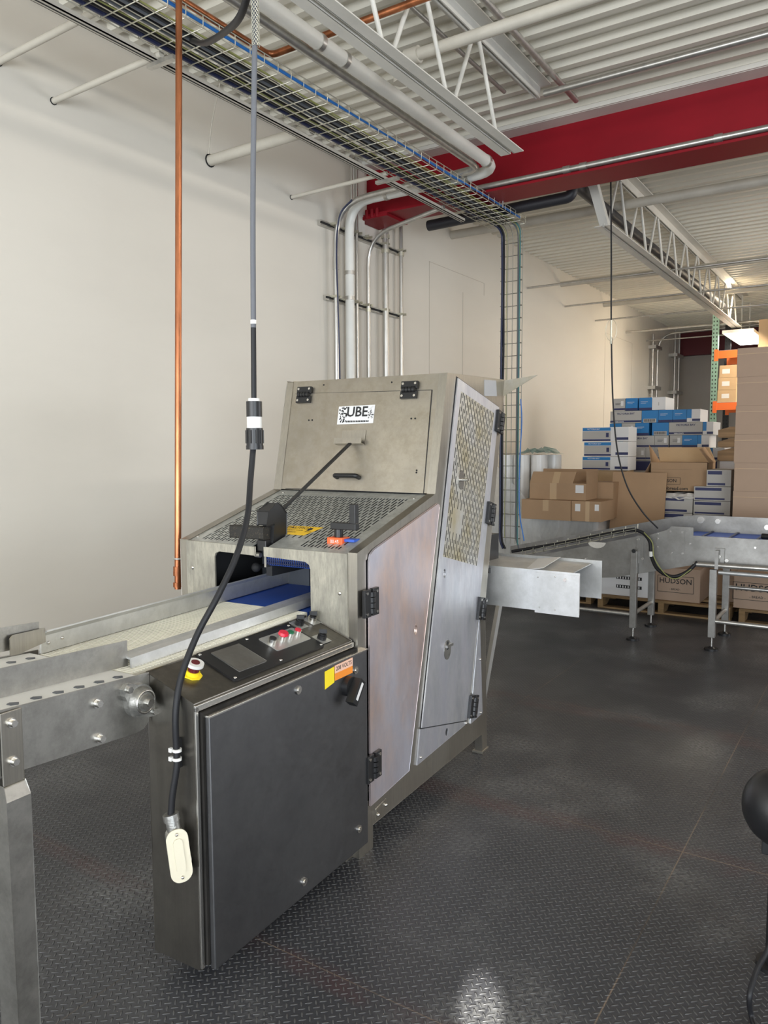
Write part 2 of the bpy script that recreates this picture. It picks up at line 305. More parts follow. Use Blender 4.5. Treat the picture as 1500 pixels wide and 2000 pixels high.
def rrect(cx, cy, hx, hy, r, n=4):
    out = []
    for sx, sy, a0 in ((1, 1, 0), (-1, 1, 90), (-1, -1, 180), (1, -1, 270)):
        for k in range(n + 1):
            a = math.radians(a0 + 90 * k / n); out.append((cx + sx * (hx - r) + r * math.cos(a), cy + sy * (hy - r) + r * math.sin(a)))
    return out
def circ(cx, cy, r, n=14, ry=None): return [(cx + r * math.cos(2 * math.pi * k / n), cy + (ry or r) * math.sin(2 * math.pi * k / n)) for k in range(n)]

# ================================================================== SETTING
MB().quad((-3.8, -6, 0), (9, -6, 0), (9, 17.2, 0), (-3.8, 17.2, 0)).thing('floor', 'floor', kind='structure').location = (0, 0, 0)
fl = bpy.data.objects['floor']; fl.data.transform(Matrix.Translation(ORG['floor']))
wl = MB().box(-3.95, -3.8, -6, 17.2, 0, 3.94)
wl.thing('wall_left', 'wall', kind='structure')
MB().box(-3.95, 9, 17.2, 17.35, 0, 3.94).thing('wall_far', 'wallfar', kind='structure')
c = MB(); y = -6.0; prof = []
while y < 17.3:
    prof += [(y, 3.90), (y + 0.048, 3.90), (y + 0.064, 3.938), (y + 0.136, 3.938)]; y += 0.152
vs = [(x, a, z) for x in (-3.95, 9) for a, z in prof]; n = len(prof)
c._add(vs, [(i, i + 1, i + 1 + n, i + n) for i in range(n - 1)])
vs2 = [(x, a, z + 0.004) for x in (-3.95, 9) for a, z in prof]
c._add(vs2, [(i + n, i + 1 + n, i + 1, i) for i in range(n - 1)])
c.thing('ceiling', 'deckm', kind='structure')
t = MB()   # raised outline of a blocked opening on the wall
for a, b in (((6.6, 0.0), (6.6, 3.33)), ((6.6, 3.33), (7.8, 3.33)), ((7.8, 3.33), (7.8, 3.2)), ((7.3, 0), (7.3, 3.15)), ((12.1, 0), (12.1, 3.31)), ((12.1, 3.31), (13.6, 3.31)), ((13.6, 3.31), (13.6, 0))):
    t.box(-3.802, -3.797, a[0] - 0.004, b[0] + 0.004, min(a[1], b[1]), max(a[1], b[1]) + 0.004)
t.thing('trim_1', 'seam', kind='structure')

# ================================================================== RED GIRDER AND JOISTS
g = empty('girder', (-3.8, 5.55, 3.45), 'deep red painted steel girder spanning the room under the roof', 'beam')
MB().box(-3.8, 6, 5.54, 5.56, 3.465, 3.86).part('beam_web', 'beam', g)
MB().box(-3.8, 6, 5.40, 5.70, 3.45, 3.467).part('bottom_flange', 'beam', g)
MB().box(-3.8, 6, 5.40, 5.70, 3.86, 3.875).part('top_flange', 'wpaint', g, 'white painted top flange')
MB().box(-3.8, 6, 5.385, 5.40, 3.862, 3.892).part('edge_angle', 'wpaint', g)
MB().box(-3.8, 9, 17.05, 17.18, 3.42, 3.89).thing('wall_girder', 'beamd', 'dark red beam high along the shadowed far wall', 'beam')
b = MB()
for k in range(3): b.cyl((-3.70 + 0.05 * k, 5.40, 3.43), (-3.70 + 0.05 * k, 5.40, 3.50), 0.018, 0, 6)
b.box(-3.79, -3.5, 5.39, 5.71, 3.425, 3.449); b.thing('beam_seat_bracket', 'beam', 'red bolted seat bracket carrying the girder end at the wall', 'bracket')

def joist(y0, y1, x, label, pw, start_web=0.12):
    j = empty('bar_joist', (x, y0, 3.35), label, 'joist', 'white open web roof joists')
    m = MB()
    for s_ in (-1, 1):
        m.box(x + s_ * 0.012, x + s_ * 0.075, y0, y1, 3.35, 3.356); m.box(x + s_ * 0.012 - 0.003, x + s_ * 0.012 + 0.003, y0, y1, 3.35, 3.41)
    m.part('bottom_chord', 'wpaint', j)
    m = MB()
    for s_ in (-1, 1):
        m.box(x + s_ * 0.012, x + s_ * 0.09, y0 - 0.3, y1 + 0.4, 3.888, 3.896); m.box(x + s_ * 0.012 - 0.004, x + s_ * 0.012 + 0.004, y0 - 0.3, y1 + 0.4, 3.82, 3.896)
    m.part('top_chord', 'wpaint', j)
    y = y0 + start_web
    while y + pw * 0.9 < y1:
        a, b_ = (x, y, 3.37), (x, y + pw * 0.42, 3.87)
        MB().tube([a, b_], 0.012, 0, 8).part('joist_web', 'wpaint', j)
        MB().tube([(x, y + pw * 0.46, 3.87), (x, y + pw * 0.9, 3.37)], 0.012, 0, 8).part('joist_web', 'wpaint', j)
        y += pw
    return j
joist(0.2, 4.55, -2.03, 'white open web roof joist on the near side of the red girder', 0.61, -0.08)
j = joist(6.42, 13.0, -2.05, 'white open web roof joist running away beyond the red girder', 0.645)
MB().bar((-2.05, 5.85, 3.86), (-2.05, 6.46, 3.37), 0.07, 0.05).part('end_web', 'wpaint', j)

# ================================================================== OVERHEAD PIPES
def pipe(pts, r, mt, label, name='pipe', cat='pipe', group=None, rad=0.15, seg=12, extra=None):
    m = MB(); m.tube(fillet(pts, rad) if len(pts) > 2 else pts, r, 0, seg)
    if extra: extra(m)
    return m.thing(name, mt, label, cat, group)
def collars(ps, r, wd=0.03):
    def f(m):
        for p, d in ps: p, d = Vector(p), Vector(d); m.cyl(p - d * wd / 2, p + d * wd / 2, r, 1, 14)
    return f
pipe([(-2.40, 0.3, 3.52), (-2.40, 5.16, 3.50), (-3.71, 5.16, 3.50), (-3.71, 5.16, 0.02)], 0.038, ['wpipe', 'emt'], 'thick white conduit from the ceiling, turning at the girder and dropping down the wall', 'conduit', 'pipe', rad=0.22, seg=18,
     extra=collars([((-2.40, 3.1, 3.508), (0, 1, 0)), ((-2.40, 3.3, 3.507), (0, 1, 0)), ((-2.40, 4.95, 3.5), (0, 1, 0)), ((-3.35, 5.16, 3.5), (1, 0, 0)), ((-3.71, 5.16, 2.95), (0, 0, 1)), ((-3.71, 5.16, 2.75), (0, 0, 1)), ((-2.65, 5.16, 3.5), (1, 0, 0))], 0.042))
pipe([(-2.475, 0.3, 3.50), (-2.475, 5.02, 3.48), (-3.0, 5.02, 3.48)], 0.024, 'emt', 'grey steel conduit running close beside the thick white conduit', 'conduit', 'pipe', rad=0.15)
pipe([(-2.5, 5.03, 3.50), (-3.73, 5.0, 3.455), (-3.73, 5.0, 0.02)], 0.021, ['emt', 'emt'], 'outer galvanized conduit bending down the wall, leftmost of the riser group', 'conduit', 'pipe', 'conduit risers on the wall', 0.3, extra=collars([((-3.73, 5.0, 3.0), (0, 0, 1))], 0.025, 0.1))
pipe([(-3.74, 5.235, 3.9), (-3.74, 5.235, 0.02)], 0.014, 'emt', 'thin galvanized riser just right of the thick white drop, straight to the roof', 'conduit', 'pipe', 'conduit risers on the wall')
pipe([(-3.74, 5.30, 3.9), (-3.74, 5.30, 0.02)], 0.014, 'emt', 'second thin straight riser right of the thick white drop', 'conduit', 'pipe', 'conduit risers on the wall')
pipe([(-2.96, 5.37, 3.395), (-3.73, 5.45, 3.30), (-3.73, 5.45, 0.02)], 0.017, ['emt', 'wire'], 'slim conduit bending under the girder and down the wall', 'conduit', 'pipe', 'conduit risers on the wall', 0.25, extra=collars([((-3.73, 5.45, 2.70), (0, 0, 1))], 0.022))
pipe([(-3.73, 5.72, 3.43), (-3.73, 5.72, 0.02)], 0.028, ['emt', 'wire'], 'stout riser ending in a coupling under the girder seat', 'conduit', 'pipe', 'conduit risers on the wall', extra=collars([((-3.73, 5.72, 3.36), (0, 0, 1)), ((-3.73, 5.72, 3.24), (0, 0, 1))], 0.036))
pipe([(-3.74, 5.99, 3.55), (-3.74, 5.99, 0.02)], 0.018, ['emt', 'wire'], 'rightmost straight riser past the ends of the strut rails', 'conduit', 'pipe', 'conduit risers on the wall', extra=collars([((-3.74, 5.99, 3.27), (0, 0, 1))], 0.028))
pipe(spline([(-3.55, 4.975, 3.45), (-3.66, 4.965, 3.35), (-3.69, 4.96, 3.1), (-3.68, 4.955, 2.7), (-3.69, 4.985, 2.2), (-3.69, 4.99, 1.2)]), 0.006, 'navy', 'thin dark blue cable hanging beside the leftmost wall riser', 'cable', 'cable')
for z, ya, yb, lab in ((3.29, 4.86, 6.03, 'upper'), (2.73, 4.92, 6.03, 'lower')):
    m = MB(); m.box(-3.80, -3.765, ya, yb, z - 0.02, z + 0.02); m.box(-3.772, -3.760, ya, yb, z - 0.008, z + 0.008, 1)
    o = empty('strut_rail', (-3.8, (ya + yb) / 2, z), lab + ' galvanized strut rail holding the conduit risers to the wall', 'rail', 'strut rails behind the risers')
    m.part('channel', ['emt', 'blackm'], o)
    for yy in (5.0, 5.16, 5.235, 5.30, 5.45, 5.72, 5.99): MB().prism([(-3.765, yy - .028, z), (-3.70, yy - .028, z), (-3.70, yy - .022, z), (-3.755, yy - .022, z), (-3.755, yy + .022, z), (-3.70, yy + .022, z), (-3.70, yy + .028, z), (-3.765, yy + .028, z)], (0, 0, .02)).part('clamp', 'wire', o)
MB().box(-3.80, -3.74, 5.33, 5.42, 3.30, 3.9).thing('wall_cover_strip', 'wpaint', 'white vertical cover strip on the wall left of the girder end', 'panel')
# sprinkler main with elbow, cross pipes
pipe([(-2.2, 3.63, 3.6), (5, 3.63, 3.6)], 0.03, ['beige', 'beige', 'blackm'], 'beige sprinkler pipe crossing above the near joist with an elbow end', 'sprinkler_pipe', 'pipe',
     extra=lambda m: (m.cyl((-2.23, 3.63, 3.6), (-2.15, 3.63, 3.6), 0.042, 1, 16), m.tube(fillet([(-2.2, 3.63, 3.6), (-2.26, 3.63, 3.6), (-2.26, 3.63, 3.5)], 0.05), 0.035, 1, 14), m.cyl((-2.26, 3.63, 3.52), (-2.26, 3.63, 3.48), 0.045, 1, 8)))
pipe([(-2.81, 0.3, 3.6), (-2.81, 3.21, 3.6), (3, 3.21, 3.6)], 0.017, 'copper', 'copper water pipe turning across the ceiling above the cable tray', 'copper_pipe', 'pipe', rad=0.05)
pipe([(-2.6, 2.40, 3.62), (-2.6, 2.385, 3.2), (-2.6, 2.30, 0.93)], 0.0145, ['copper', 'copper'], 'copper pipe dropping beside the back corner of the bread slicer', 'copper_pipe', 'pipe', rad=0.05,
     extra=collars([((-2.6, 2.303, 1.02), (0, 0, 1)), ((-2.6, 2.30, 0.95), (0, 0, 1)), ((-2.6, 2.302, 1.0), (0, 0, 1))], 0.020, 0.02))
m = MB(); m.tube([Vector((-2.6, 2.31, 1.065)) + Vector((math.cos(a / 8 * math.pi), math.sin(a / 8 * math.pi), 0)) * 0.02 for a in range(17)], 0.005); m.tube([(-2.58, 2.31, 1.065), (-2.53, 2.32, 1.065)], 0.006)
m.thing('pipe_hanger_clip', 'emt', 'small steel clip holding the copper drop to the slicer frame', 'clip')
for pt, r, lab in (((2.30, 3.48), 0.017, 'thin beige brace pipe entering the wall at the far left top'), ((2.60, 3.40), 0.016, 'thin beige brace pipe just left of the copper drop'), ((3.73, 3.43), 0.034, 'thick beige stub pipe between the copper drop and the hanging cord'), ((4.55, 3.41), 0.014, 'thin galvanized strut brace reaching the wall left of the risers')):
    yy, z = pt
    pipe([(-3.8, yy, z - 0.01), (-2.95, yy, z)], r, ['beige', 'blackm'], lab, 'brace_pipe', 'pipe', extra=collars([((-3.797, yy, z - 0.01), (1, 0, 0))], r * 1.25, 0.004))
pipe(spline([(-3.78, 3.70, 3.45), (-3.70, 3.66, 3.62), (-3.62, 3.66, 3.85)]), 0.004, 'beige', 'thin wire looping up to the roof from the thick beige stub pipe', 'wire', 'wire')
m = MB(); m.box(-3.015, -2.975, 0.3, 5.75, 3.375, 3.381); m.box(-3.015, -3.011, 0.3, 5.75, 3.375, 3.40); m.box(-2.979, -2.975, 0.3, 5.75, 3.375, 3.40); m.box(-2.998, -2.992, 0.3, 5.75, 3.373, 3.376, 1)
m.thing('strut_channel', ['beige', 'blackm'], 'long white strut channel beside the lower edge of the cable tray', 'channel')
for yy in (2.6, 4.55):
    MB().box(-3.04, -2.86, yy - 0.015, yy + 0.015, 3.352, 3.372).thing('tray_trapeze', 'emt', ('short cross strut under the cable tray nearest the copper drop' if yy < 3 else 'short cross strut under the cable tray near the girder'), 'strut', 'cross struts under the cable tray')
for yy, z, r, x0, mt, lab in ((7.05, 3.68, 0.042, -3.8, 'beige', 'thick beige pipe crossing just beyond the girder'), (9.0, 3.48, 0.013, -3.8, 'emt', 'thin grey conduit crossing beyond the girder, nearest of the thin ones'), (10.15, 3.72, 0.035, -3.8, 'beige', 'second thick beige pipe crossing the far bay'),
        (10.3, 3.45, 0.012, -3.8, 'emt', 'thin grey conduit crossing under the second thick beige pipe'), (11.6, 3.43, 0.012, -3.8, 'emt', 'thin conduit entering the wall behind the hanging wire loop'), (12.0, 3.72, 0.03, -3.8, 'beige', 'farthest thick beige pipe crossing the far bay'), (13.2, 3.45, 0.02, -3.8, 'emt', 'thin pipe crossing in front of the lit ceiling lamp'), (14.5, 3.45, 0.012, -3.8, 'emt', 'lowest thin rail crossing above the stacked blue cartons')):
    pipe([(x0, yy, z), (6, yy, z)], r, mt, lab, 'cross_pipe', 'pipe', 'pipes crossing under the far roof')
pipe([(-1.95, 4.86, 3.80), (6, 4.86, 3.80)], 0.02, 'emt', 'grey conduit under the roof deck just before the girder', 'conduit', 'pipe')
pipe([(-3.0, 5.42, 3.50), (6, 5.42, 3.50)], 0.021, ['emt', 'emt'], 'shiny conduit lying along the lower flange of the red girder', 'conduit', 'pipe', extra=collars([((-1.0, 5.42, 3.5), (1, 0, 0)), ((-2.0, 5.42, 3.5), (1, 0, 0)), ((-1.88, 5.42, 3.5), (1, 0, 0))], 0.027, 0.05))
pipe([(-1.86, 0.3, 3.86), (-1.86, 5.2, 3.86)], 0.02, 'emt', 'dark conduit along the right side of the near joist top', 'conduit', 'pipe')
pipe([(-2.20, 2.4, 3.85), (-2.20, 4.8, 3.85)], 0.013, 'emt', 'thin conduit along the left side of the near joist top', 'conduit', 'pipe')
pipe([(-3.45, 5.98, 3.47), (-2.16, 5.98, 3.49), (-2.16, 5.98, 3.60), (-2.16, 12.5, 3.60)], 0.045, ['darkpipe', 'darkpipe'], 'black insulated pipe behind the girder, running along the far joist', 'insulated_pipe', 'pipe', rad=0.12, seg=14)
# far corner conduits
for pts, lab in (([(-3.72, 15.0, 0.05), (-3.72, 15.0, 3.62), (2, 15.0, 3.72)], 'bright conduit on the far part of the left wall bending under the roof'), ([(-3.74, 14.75, 0.05), (-3.74, 14.75, 3.6)], 'plain riser just left of the bright far conduit'),
                 ([(-3.70, 16.3, 0.05), (-3.70, 16.3, 3.85)], 'paired far corner riser, left one'), ([(-3.70, 16.65, 0.05), (-3.70, 16.65, 3.85)], 'paired far corner riser, right one')):
    pipe(pts, 0.024, 'emt', lab, 'conduit', 'pipe', 'risers in the far corner', rad=0.35)
for z in (2.62, 3.36):
    MB().box(-3.80, -3.66, 14.65, 15.1, z - 0.03, z + 0.03).thing('pipe_clamp', 'emt', ('upper' if z > 3 else 'lower') + ' clamp holding the bright far conduit', 'clamp')
    MB().box(-3.80, -3.63, 16.2, 16.75, z - 0.03, z + 0.03).thing('pipe_clamp', 'emt', ('upper' if z > 3 else 'lower') + ' clamp joining the paired risers in the far corner', 'clamp')
# ceiling lamp
o = empty('ceiling_lamp', (-2.03, 13.7, 3.25), 'lit rectangular ceiling lamp hung below the far end of the joist', 'lamp')
MB().box(-2.24, -1.80, 12.9, 14.5, 3.262, 3.31).part('housing', 'wpaint', o)
MB().box(-2.21, -1.83, 12.95, 14.45, 3.25, 3.261).part('diffuser', 'lamp', o)
for yy in (13.3, 14.1): MB().tube([(-2.03, yy, 3.31), (-2.03, yy, 3.88)], 0.01).part('hanger', 'wpaint', o)

# ================================================================== CABLE TRAY
X0, X1, ZB, ZT = -2.93, -2.62, 3.40, 3.455
o = empty('wire_cable_tray', (-2.78, 6.15, 0.7), 'galvanized wire basket cable tray running under the girder, then dropping to the conveyor', 'cable tray')
m = MB(); wr = 0.0028
for x in (X0, -2.85, -2.775, -2.70, X1): m.tube([(x, 0.3, ZB), (x, 6.15, ZB)], wr, 0, 6)
for x in (X0, X1): m.tube([(x, 0.3, ZT), (x, 6.15, ZT)], wr, 0, 6); m.tube([(x, 0.3, (ZT + ZB) / 2 + .005), (x, 6.15, (ZT + ZB) / 2 + .005)], wr * .8, 0, 6)
y = 0.35
while y < 6.2: m.tube([(X0, y, ZT), (X0, y, ZB), (X1, y, ZB), (X1, y, ZT)], wr, 0, 6); y += 0.1
m.part('overhead_basket', 'wire', o)
m = MB(); D0, D1 = -2.845, -2.665
for x in (D0, -2.80, -2.755, -2.71, D1): m.tube(fillet([(x, 5.9, ZB + .005), (x, 6.21, ZB), (x, 6.21, 0.70)], 0.12), .0034, 0, 6)
z = 0.75
while z < 3.3: m.tube([(D0, 6.16, z), (D0, 6.21, z), (D1, 6.21, z), (D1, 6.16, z)], .0034, 0, 6); z += 0.105
m.part('drop_basket', 'emtd', o)
MB().tube([(-2.60, 5.66, 3.45), (-2.60, 5.66, 3.40)], 0.006).part('hanger_rod', 'emt', o)
def tcable(xs, z, r, mt, label, drop=None, y0=0.3, wob=0.006):
    pts = []; yy = y0; n0 = 0
    while yy < 5.8: pts.append((xs + random.uniform(-wob, wob), yy, z + random.uniform(-.002, .002))); yy += 0.5
    if drop is None: pts += [(xs, 6.1, z)]
    else:
        zl, ze = drop[1] if len(drop) > 1 else 0.8, 0
        n0 = len(pts); pts += [(xs + (drop[0] - xs) * .4, 6.0, z), (drop[0], 6.14, z - 0.05), (drop[0], 6.175, z - 0.18)]
        zz = z - 0.6
        while zz > zl + .2: pts.append((drop[0] + random.uniform(-.003, .003), 6.178, zz)); zz -= 0.45
        pts += [(drop[0], 6.178, zl)] + list(drop[2:])
    sp_ = spline(pts, 4); rs = [r if (not n0 or i < n0 * 4) else r * (.62 if r > .008 else .8) for i in range(len(sp_))]
    MB().tube(sp_, rs, 0, 8).thing('tray_cable', mt, label, 'cable', 'cables lying in the wire tray')
alongc = lambda zo, xe=-1.66: [(-2.58, 6.15, 0.66 + zo), (-2.1, 6.15, 0.785 + zo), (xe, 6.15, 0.895 + zo)]
tcable(-2.905, ZB + .018, .017, 'navy', 'glossy dark navy cable at the left edge of the wire tray', (-2.838, 0.75, (-2.80, 6.16, 0.66)))
tcable(-2.874, ZB + .016, .014, 'cable', 'black cable second from the left edge of the wire tray', (-2.822, 0.75, (-2.78, 6.16, 0.66)))
tcable(-2.892, ZB + .038, .011, 'cable', 'black cable riding on top of the navy one in the tray')
tcable(-2.80, ZB + .014, .011, 'cablegrey', 'grey sheathed cable left of the middle bundle in the tray')
tcable(-2.776, ZB + .014, .011, 'cable', 'black cable in the middle bundle of the tray')
tcable(-2.752, ZB + .014, .011, 'cablegrey', 'grey sheathed cable right of the middle bundle in the tray', (-2.69, 0.86, (-2.66, 6.16, 0.70), *alongc(0.0)))
tcable(-2.728, ZB + .014, .010, 'cable', 'black cable right of the grey middle ones in the tray')
tcable(-2.765, ZB + .034, .010, 'teal', 'teal cable lying over the middle bundle and down the drop', (-2.675, 0.86, (-2.66, 6.15, 0.70)))
tcable(-2.845, ZB + .008, .0035, 'yg', 'thin yellow wire between the left pair and middle bundle', (-2.795, 0.75), wob=.015)
tcable(-2.70, ZB + .008, .0035, 'yg', 'thin yellow green wire right of the middle bundle', (-2.682, 0.9), wob=.015)
tcable(-2.685, ZB + .008, .004, 'yg', 'thinnest yellow green wire beside the blue cable', wob=.012)
tcable(-2.648, ZB + .04, .008, 'bluec', 'bright blue cable along the right edge of the wire tray', wob=.006)
MB().tube(spline([at(372, 78, Z=3.44), at(400, 84, Y=2.3), at(440, 62, Y=2.05), at(470, 30, Y=1.9), at(492, -40, Y=1.8)]), 0.012).thing('cable', 'cable', 'black cable looping from the tray up to the hanging power cord', 'cable')

# ================================================================== BREAD SLICER
B = empty('bread_slicer', (-0.44, 0.6, 0), 'large worn stainless steel bread slicing machine with perforated guards in the middle', 'machine', frame='M')
def P3(x, pts): return [(x, a, z) for a, z in pts]
rd0 = [(0.462, 0.351), (0.815, 1.858), (1.304, 1.747), (0.933, 0.237)]
ld0 = [(0.040, 0.180), (0.040, 1.125), (0.050, 1.150), (0.075, 1.165), (0.612, 1.304), (0.626, 1.296), (0.626, 1.282), (0.346, 0.205)]
out = [(-0.03, 0.0), (-0.03, 1.164), (0.602, 1.346), (0.721, 1.875), (1.405, 1.893), (1.160, 0.76), (1.195, 0.0), (1.135, 0.0), (1.128, 0.10), (0.070, 0.09), (0.070, 0.0)]
hl = [(0.030, 0.20), (0.030, 1.13), (0.600, 1.285), (0.325, 0.22)]
hr = [(0.50, 0.37), (0.845, 1.82), (1.28, 1.73), (0.92, 0.26)]
MB().prism(P3(-0.04, out), (0.04, 0, 0), 0, [P3(-0.04, hl), P3(-0.04, hr)]).part('side_frame', 'steel', B, bevel=0.004)
MB().prism(P3(-0.884, out), (0.04, 0, 0)).part('far_side_frame', 'steel', B, bevel=0.004)
def off(p, dx): return [(dx, a, z) for a, z in p]
d = MB(); d.prism(off(ld0, 0.003), (0.006, 0, 0), 0, [off(circ(0.404, 0.789, 0.012, 12, 0.022), 0.003)]); ldoor = d.part('side_door', 'doorpink', B, 'smooth unperforated left door with a pinkish reflection in its colour', bevel=0.002)
MB().prism(off(circ(0.404, 0.789, 0.011, 12, 0.021), 0.001), (0.002, 0, 0)).part('latch', 'bolt', ldoor)
# perforated door
def lerp(a, b, t): return a + (b - a) * t
PQ = [Vector((0, 0.662, 1.066)), Vector((0, 1.035, 0.973)), Vector((0, 1.237, 1.716)), Vector((0, 0.843, 1.801))]
def perf(m, bl, br, tr, tl, nc, nr, slotw, slotl, thick, skip=None):
    thick *= 0.35; nrm = (br - bl).cross(tl - bl).normalized() * thick
    def Q(u, v): return lerp(lerp(bl, br, u), lerp(tl, tr, u), v)
    fs = []
    for i in range(nc):
        ua, ub, uc, ud = i / nc, (i + (1 - slotw) / 2) / nc, (i + (1 + slotw) / 2) / nc, (i + 1) / nc
        fs.append((ua, ub, 0, 1)); fs.append((uc, ud, 0, 1))
        offv = 0.5 if i % 2 else 0.0; prev = 0.0
        for k in range(-1, nr + 1):
            a, b_ = (k + offv + (1 - slotl) / 2) / nr, (k + offv + (1 + slotl) / 2) / nr
            a, b_ = max(a, 0), min(b_, 1)
            if b_ - a < 0.2 / nr: continue
            if skip and skip((ub + uc) / 2, (a + b_) / 2): continue
            if a > prev: fs.append((ub, uc, prev, a))
            prev = b_
        if prev < 1: fs.append((ub, uc, prev, 1))
    for a, b_, c_, e in fs:
        q = [Q(a, c_), Q(b_, c_), Q(b_, e), Q(a, e)]; qq = [p - nrm for p in q]
        m._add(q + qq, [(0, 1, 2, 3), (7, 6, 5, 4), (0, 4, 5, 1), (1, 5, 6, 2), (2, 6, 7, 3), (3, 7, 4, 0)])
pdz = 0.009
def skipd(u, v): return (0.12 < u < 0.42 and 0.10 < v < 0.36 and (v < 0.33)) and v > 0.14 or ((u - 0.24) / 0.11) ** 2 + ((v - 0.47) / 0.065) ** 2 < 1
d = MB(); d.prism(off(rd0, 0.003), (0.006, 0, 0), 0, [[(0.003, p.y, p.z) for p in PQ], off(circ(0.679, 0.987, 0.012, 12, 0.022), 0.003), off(circ(0.707, 0.648, 0.013, 12, 0.02), 0.003)])
rdoor = d.part('perforated_door', 'door', B, 'tall leaning right door with slotted upper half', bevel=0)
d = MB(); perf(d, *[p + Vector((pdz, 0, 0)) for p in PQ], 22, 12, 0.46, 0.76, 0.005, skipd); d.part('slot_grille', 'perf', rdoor, 'slotted grille with yellowish flour residue')
MB().prism(off(circ(0.848, 1.398, 0.032, 18, 0.045), 0.010), (0.002, 0, 0)).cyl((0.01, 0.848, 1.398), (0.045, 0.848, 1.398), 0.007).part('latch_knob', 'bolt', rdoor)
MB().prism(off(circ(0.707, 0.635, 0.034, 18, 0.045), 0.0095), (0.002, 0, 0)).prism(off(circ(0.707, 0.655, 0.012, 12, 0.02), 0.0116), (0.001, 0, 0), 1).box(0.012, 0.024, 0.68, 0.74, 0.650, 0.662).part('latch_plate', ['plate', 'void'], rdoor)
MB().prism(off(circ(0.679, 0.987, 0.011, 12, 0.021), 0.001), (0.002, 0, 0)).part('latch', 'bolt', rdoor)
MB().prism(off([(0.449, 0.349), (0.421, 0.200), (0.944, 0.222), (0.930, 0.232)], 0.001), (0.006, 0, 0), 0, [off(circ(0.709, 0.252, 0.014, 12, 0.018), 0.001)]).ball((0.009, 0.45, 0.225), 0.006, 1).ball((0.009, 0.915, 0.228), 0.006, 1).prism(off(circ(0.709, 0.252, 0.0135, 12, 0.0175), 0.0012), (0.001, 0, 0), 2).part('lower_panel', ['door', 'bolt', 'void'], B, bevel=0.0015)
MB().prism(off([(1.078, 0.700), (1.119, 0.215), (0.975, 0.205)], 0.001), (0.006, 0, 0)).ball((0.009, 1.09, 0.225), 0.006, 1).ball((0.009, 1.08, 0.50), 0.006, 1).part('corner_panel', ['door', 'bolt'], B, bevel=0.0015)
MB().prism(off([(0.09, 0.10), (0.09, 0.145), (0.17, 0.155), (0.17, 0.11)], 0.0), (0.004, 0, 0)).ball((0.006, 0.10, 0.12), 0.007, 1).ball((0.006, 0.16, 0.135), 0.007, 1).part('data_plate', ['steel', 'bolt'], B, bevel=0.001)
MB().prism(off([(1.131, 1.796), (1.131, 1.873), (1.275, 1.880), (1.289, 1.803)], 0.0), (0.002, 0, 0)).part('sticker', 'stkgrey', B, 'blank grey sticker')
# hinges
def hinge(parent, c, du, dv, dn, hu=0.050, hv=0.052):
    c, du, dv, dn = Vector(c), Vector(du).normalized(), Vector(dv).normalized(), Vector(dn).normalized()
    T = Matrix.Translation(c) @ Matrix((du, dv, dn)).transposed().to_4x4()
    m = MB(); m.box(-hu, -0.006, -hv, hv, 0, 0.014, 0, T); m.box(0.006, hu, -hv * 1.0, hv * 1.0, 0, 0.014, 0, T)
    for k in range(4):
        a = -hv * 0.75 + k * hv * 0.4; m.cyl(T @ Vector((0, a, 0.012)), T @ Vector((0, a + hv * 0.33, 0.012)), 0.014, 0, 12)
    for su in (-1, 1):
        for sv in (-1, 1): m.cyl(T @ Vector((su * hu * 0.7, sv * hv * 0.75, 0.012)), T @ Vector((su * hu * 0.7, sv * hv * 0.75, 0.0165)), 0.006, 1, 10)
    m.part('hinge', ['black', 'bolt'], parent, bevel=0.0015)
hinge(B, (0.009, 0.038, 0.972), (0, 1, 0), (0, 0, 1), (1, 0, 0)); hinge(B, (0.009, 0.052, 0.335), (0, 1, 0), (0, 0, 1), (1, 0, 0))
ln = (0, 0.2385, 0.971)
for a, z in ((1.300, 1.672), (1.190, 1.216), (1.083, 0.755), (0.985, 0.290)): hinge(B, (0.009, a, z), (0, 0.971, -0.2385), ln, (1, 0, 0), 0.045, 0.055)
# deck (sloped perforated cover)
nz_ = Vector((0, -0.182, 0.632)).normalized(); sy = Vector((0, 0.632, 0.182)).normalized()
DK0 = Vector((0, -0.03, 1.160))
def DK(x, s_, n_=0.0): return DK0 + Vector((x, 0, 0)) + sy * s_ + nz_ * n_
d = MB()
perf(d, DK(-0.80, 0.03), DK(-0.495, 0.03), DK(-0.495, 0.60), DK(-0.80, 0.60), 19, 8, 0.52, 0.82, 0.004, None)
perf(d, DK(-0.495, 0.20), DK(-0.415, 0.20), DK(-0.415, 0.60), DK(-0.495, 0.60), 5, 6, 0.52, 0.82, 0.004, None)
perf(d, DK(-0.415, 0.03), DK(-0.095, 0.03), DK(-0.095, 0.60), DK(-0.415, 0.60), 20, 8, 0.52, 0.82, 0.004, lambda u, v: (u < 0.42 and v < 0.16) or (0.70 < u < 0.92 and 0.08 < v < 0.2))
for x0, x1, s0, s1 in ((-0.845, -0.80, 0, 0.66), (-0.095, -0.04, 0, 0.66), (-0.80, -0.495, 0, 0.03), (-0.415, -0.095, 0, 0.03), (-0.80, -0.095, 0.60, 0.66), (-0.495, -0.415, 0.13, 0.20)):
    q = [DK(x0, s0), DK(x1, s0), DK(x1, s1), DK(x0, s1)]; d.prism(q, -nz_ * 0.004)
for x, s_ in ((-0.80, 0.62), (-0.075, 0.60), (-0.83, 0.05)): d.ball(DK(x, s_, 0.001), 0.008, 1, (1, 1, 0.4))
deck = d.part('perforated_deck', ['deck', 'bolt'], B, 'sloping deck perforated with dark slots')
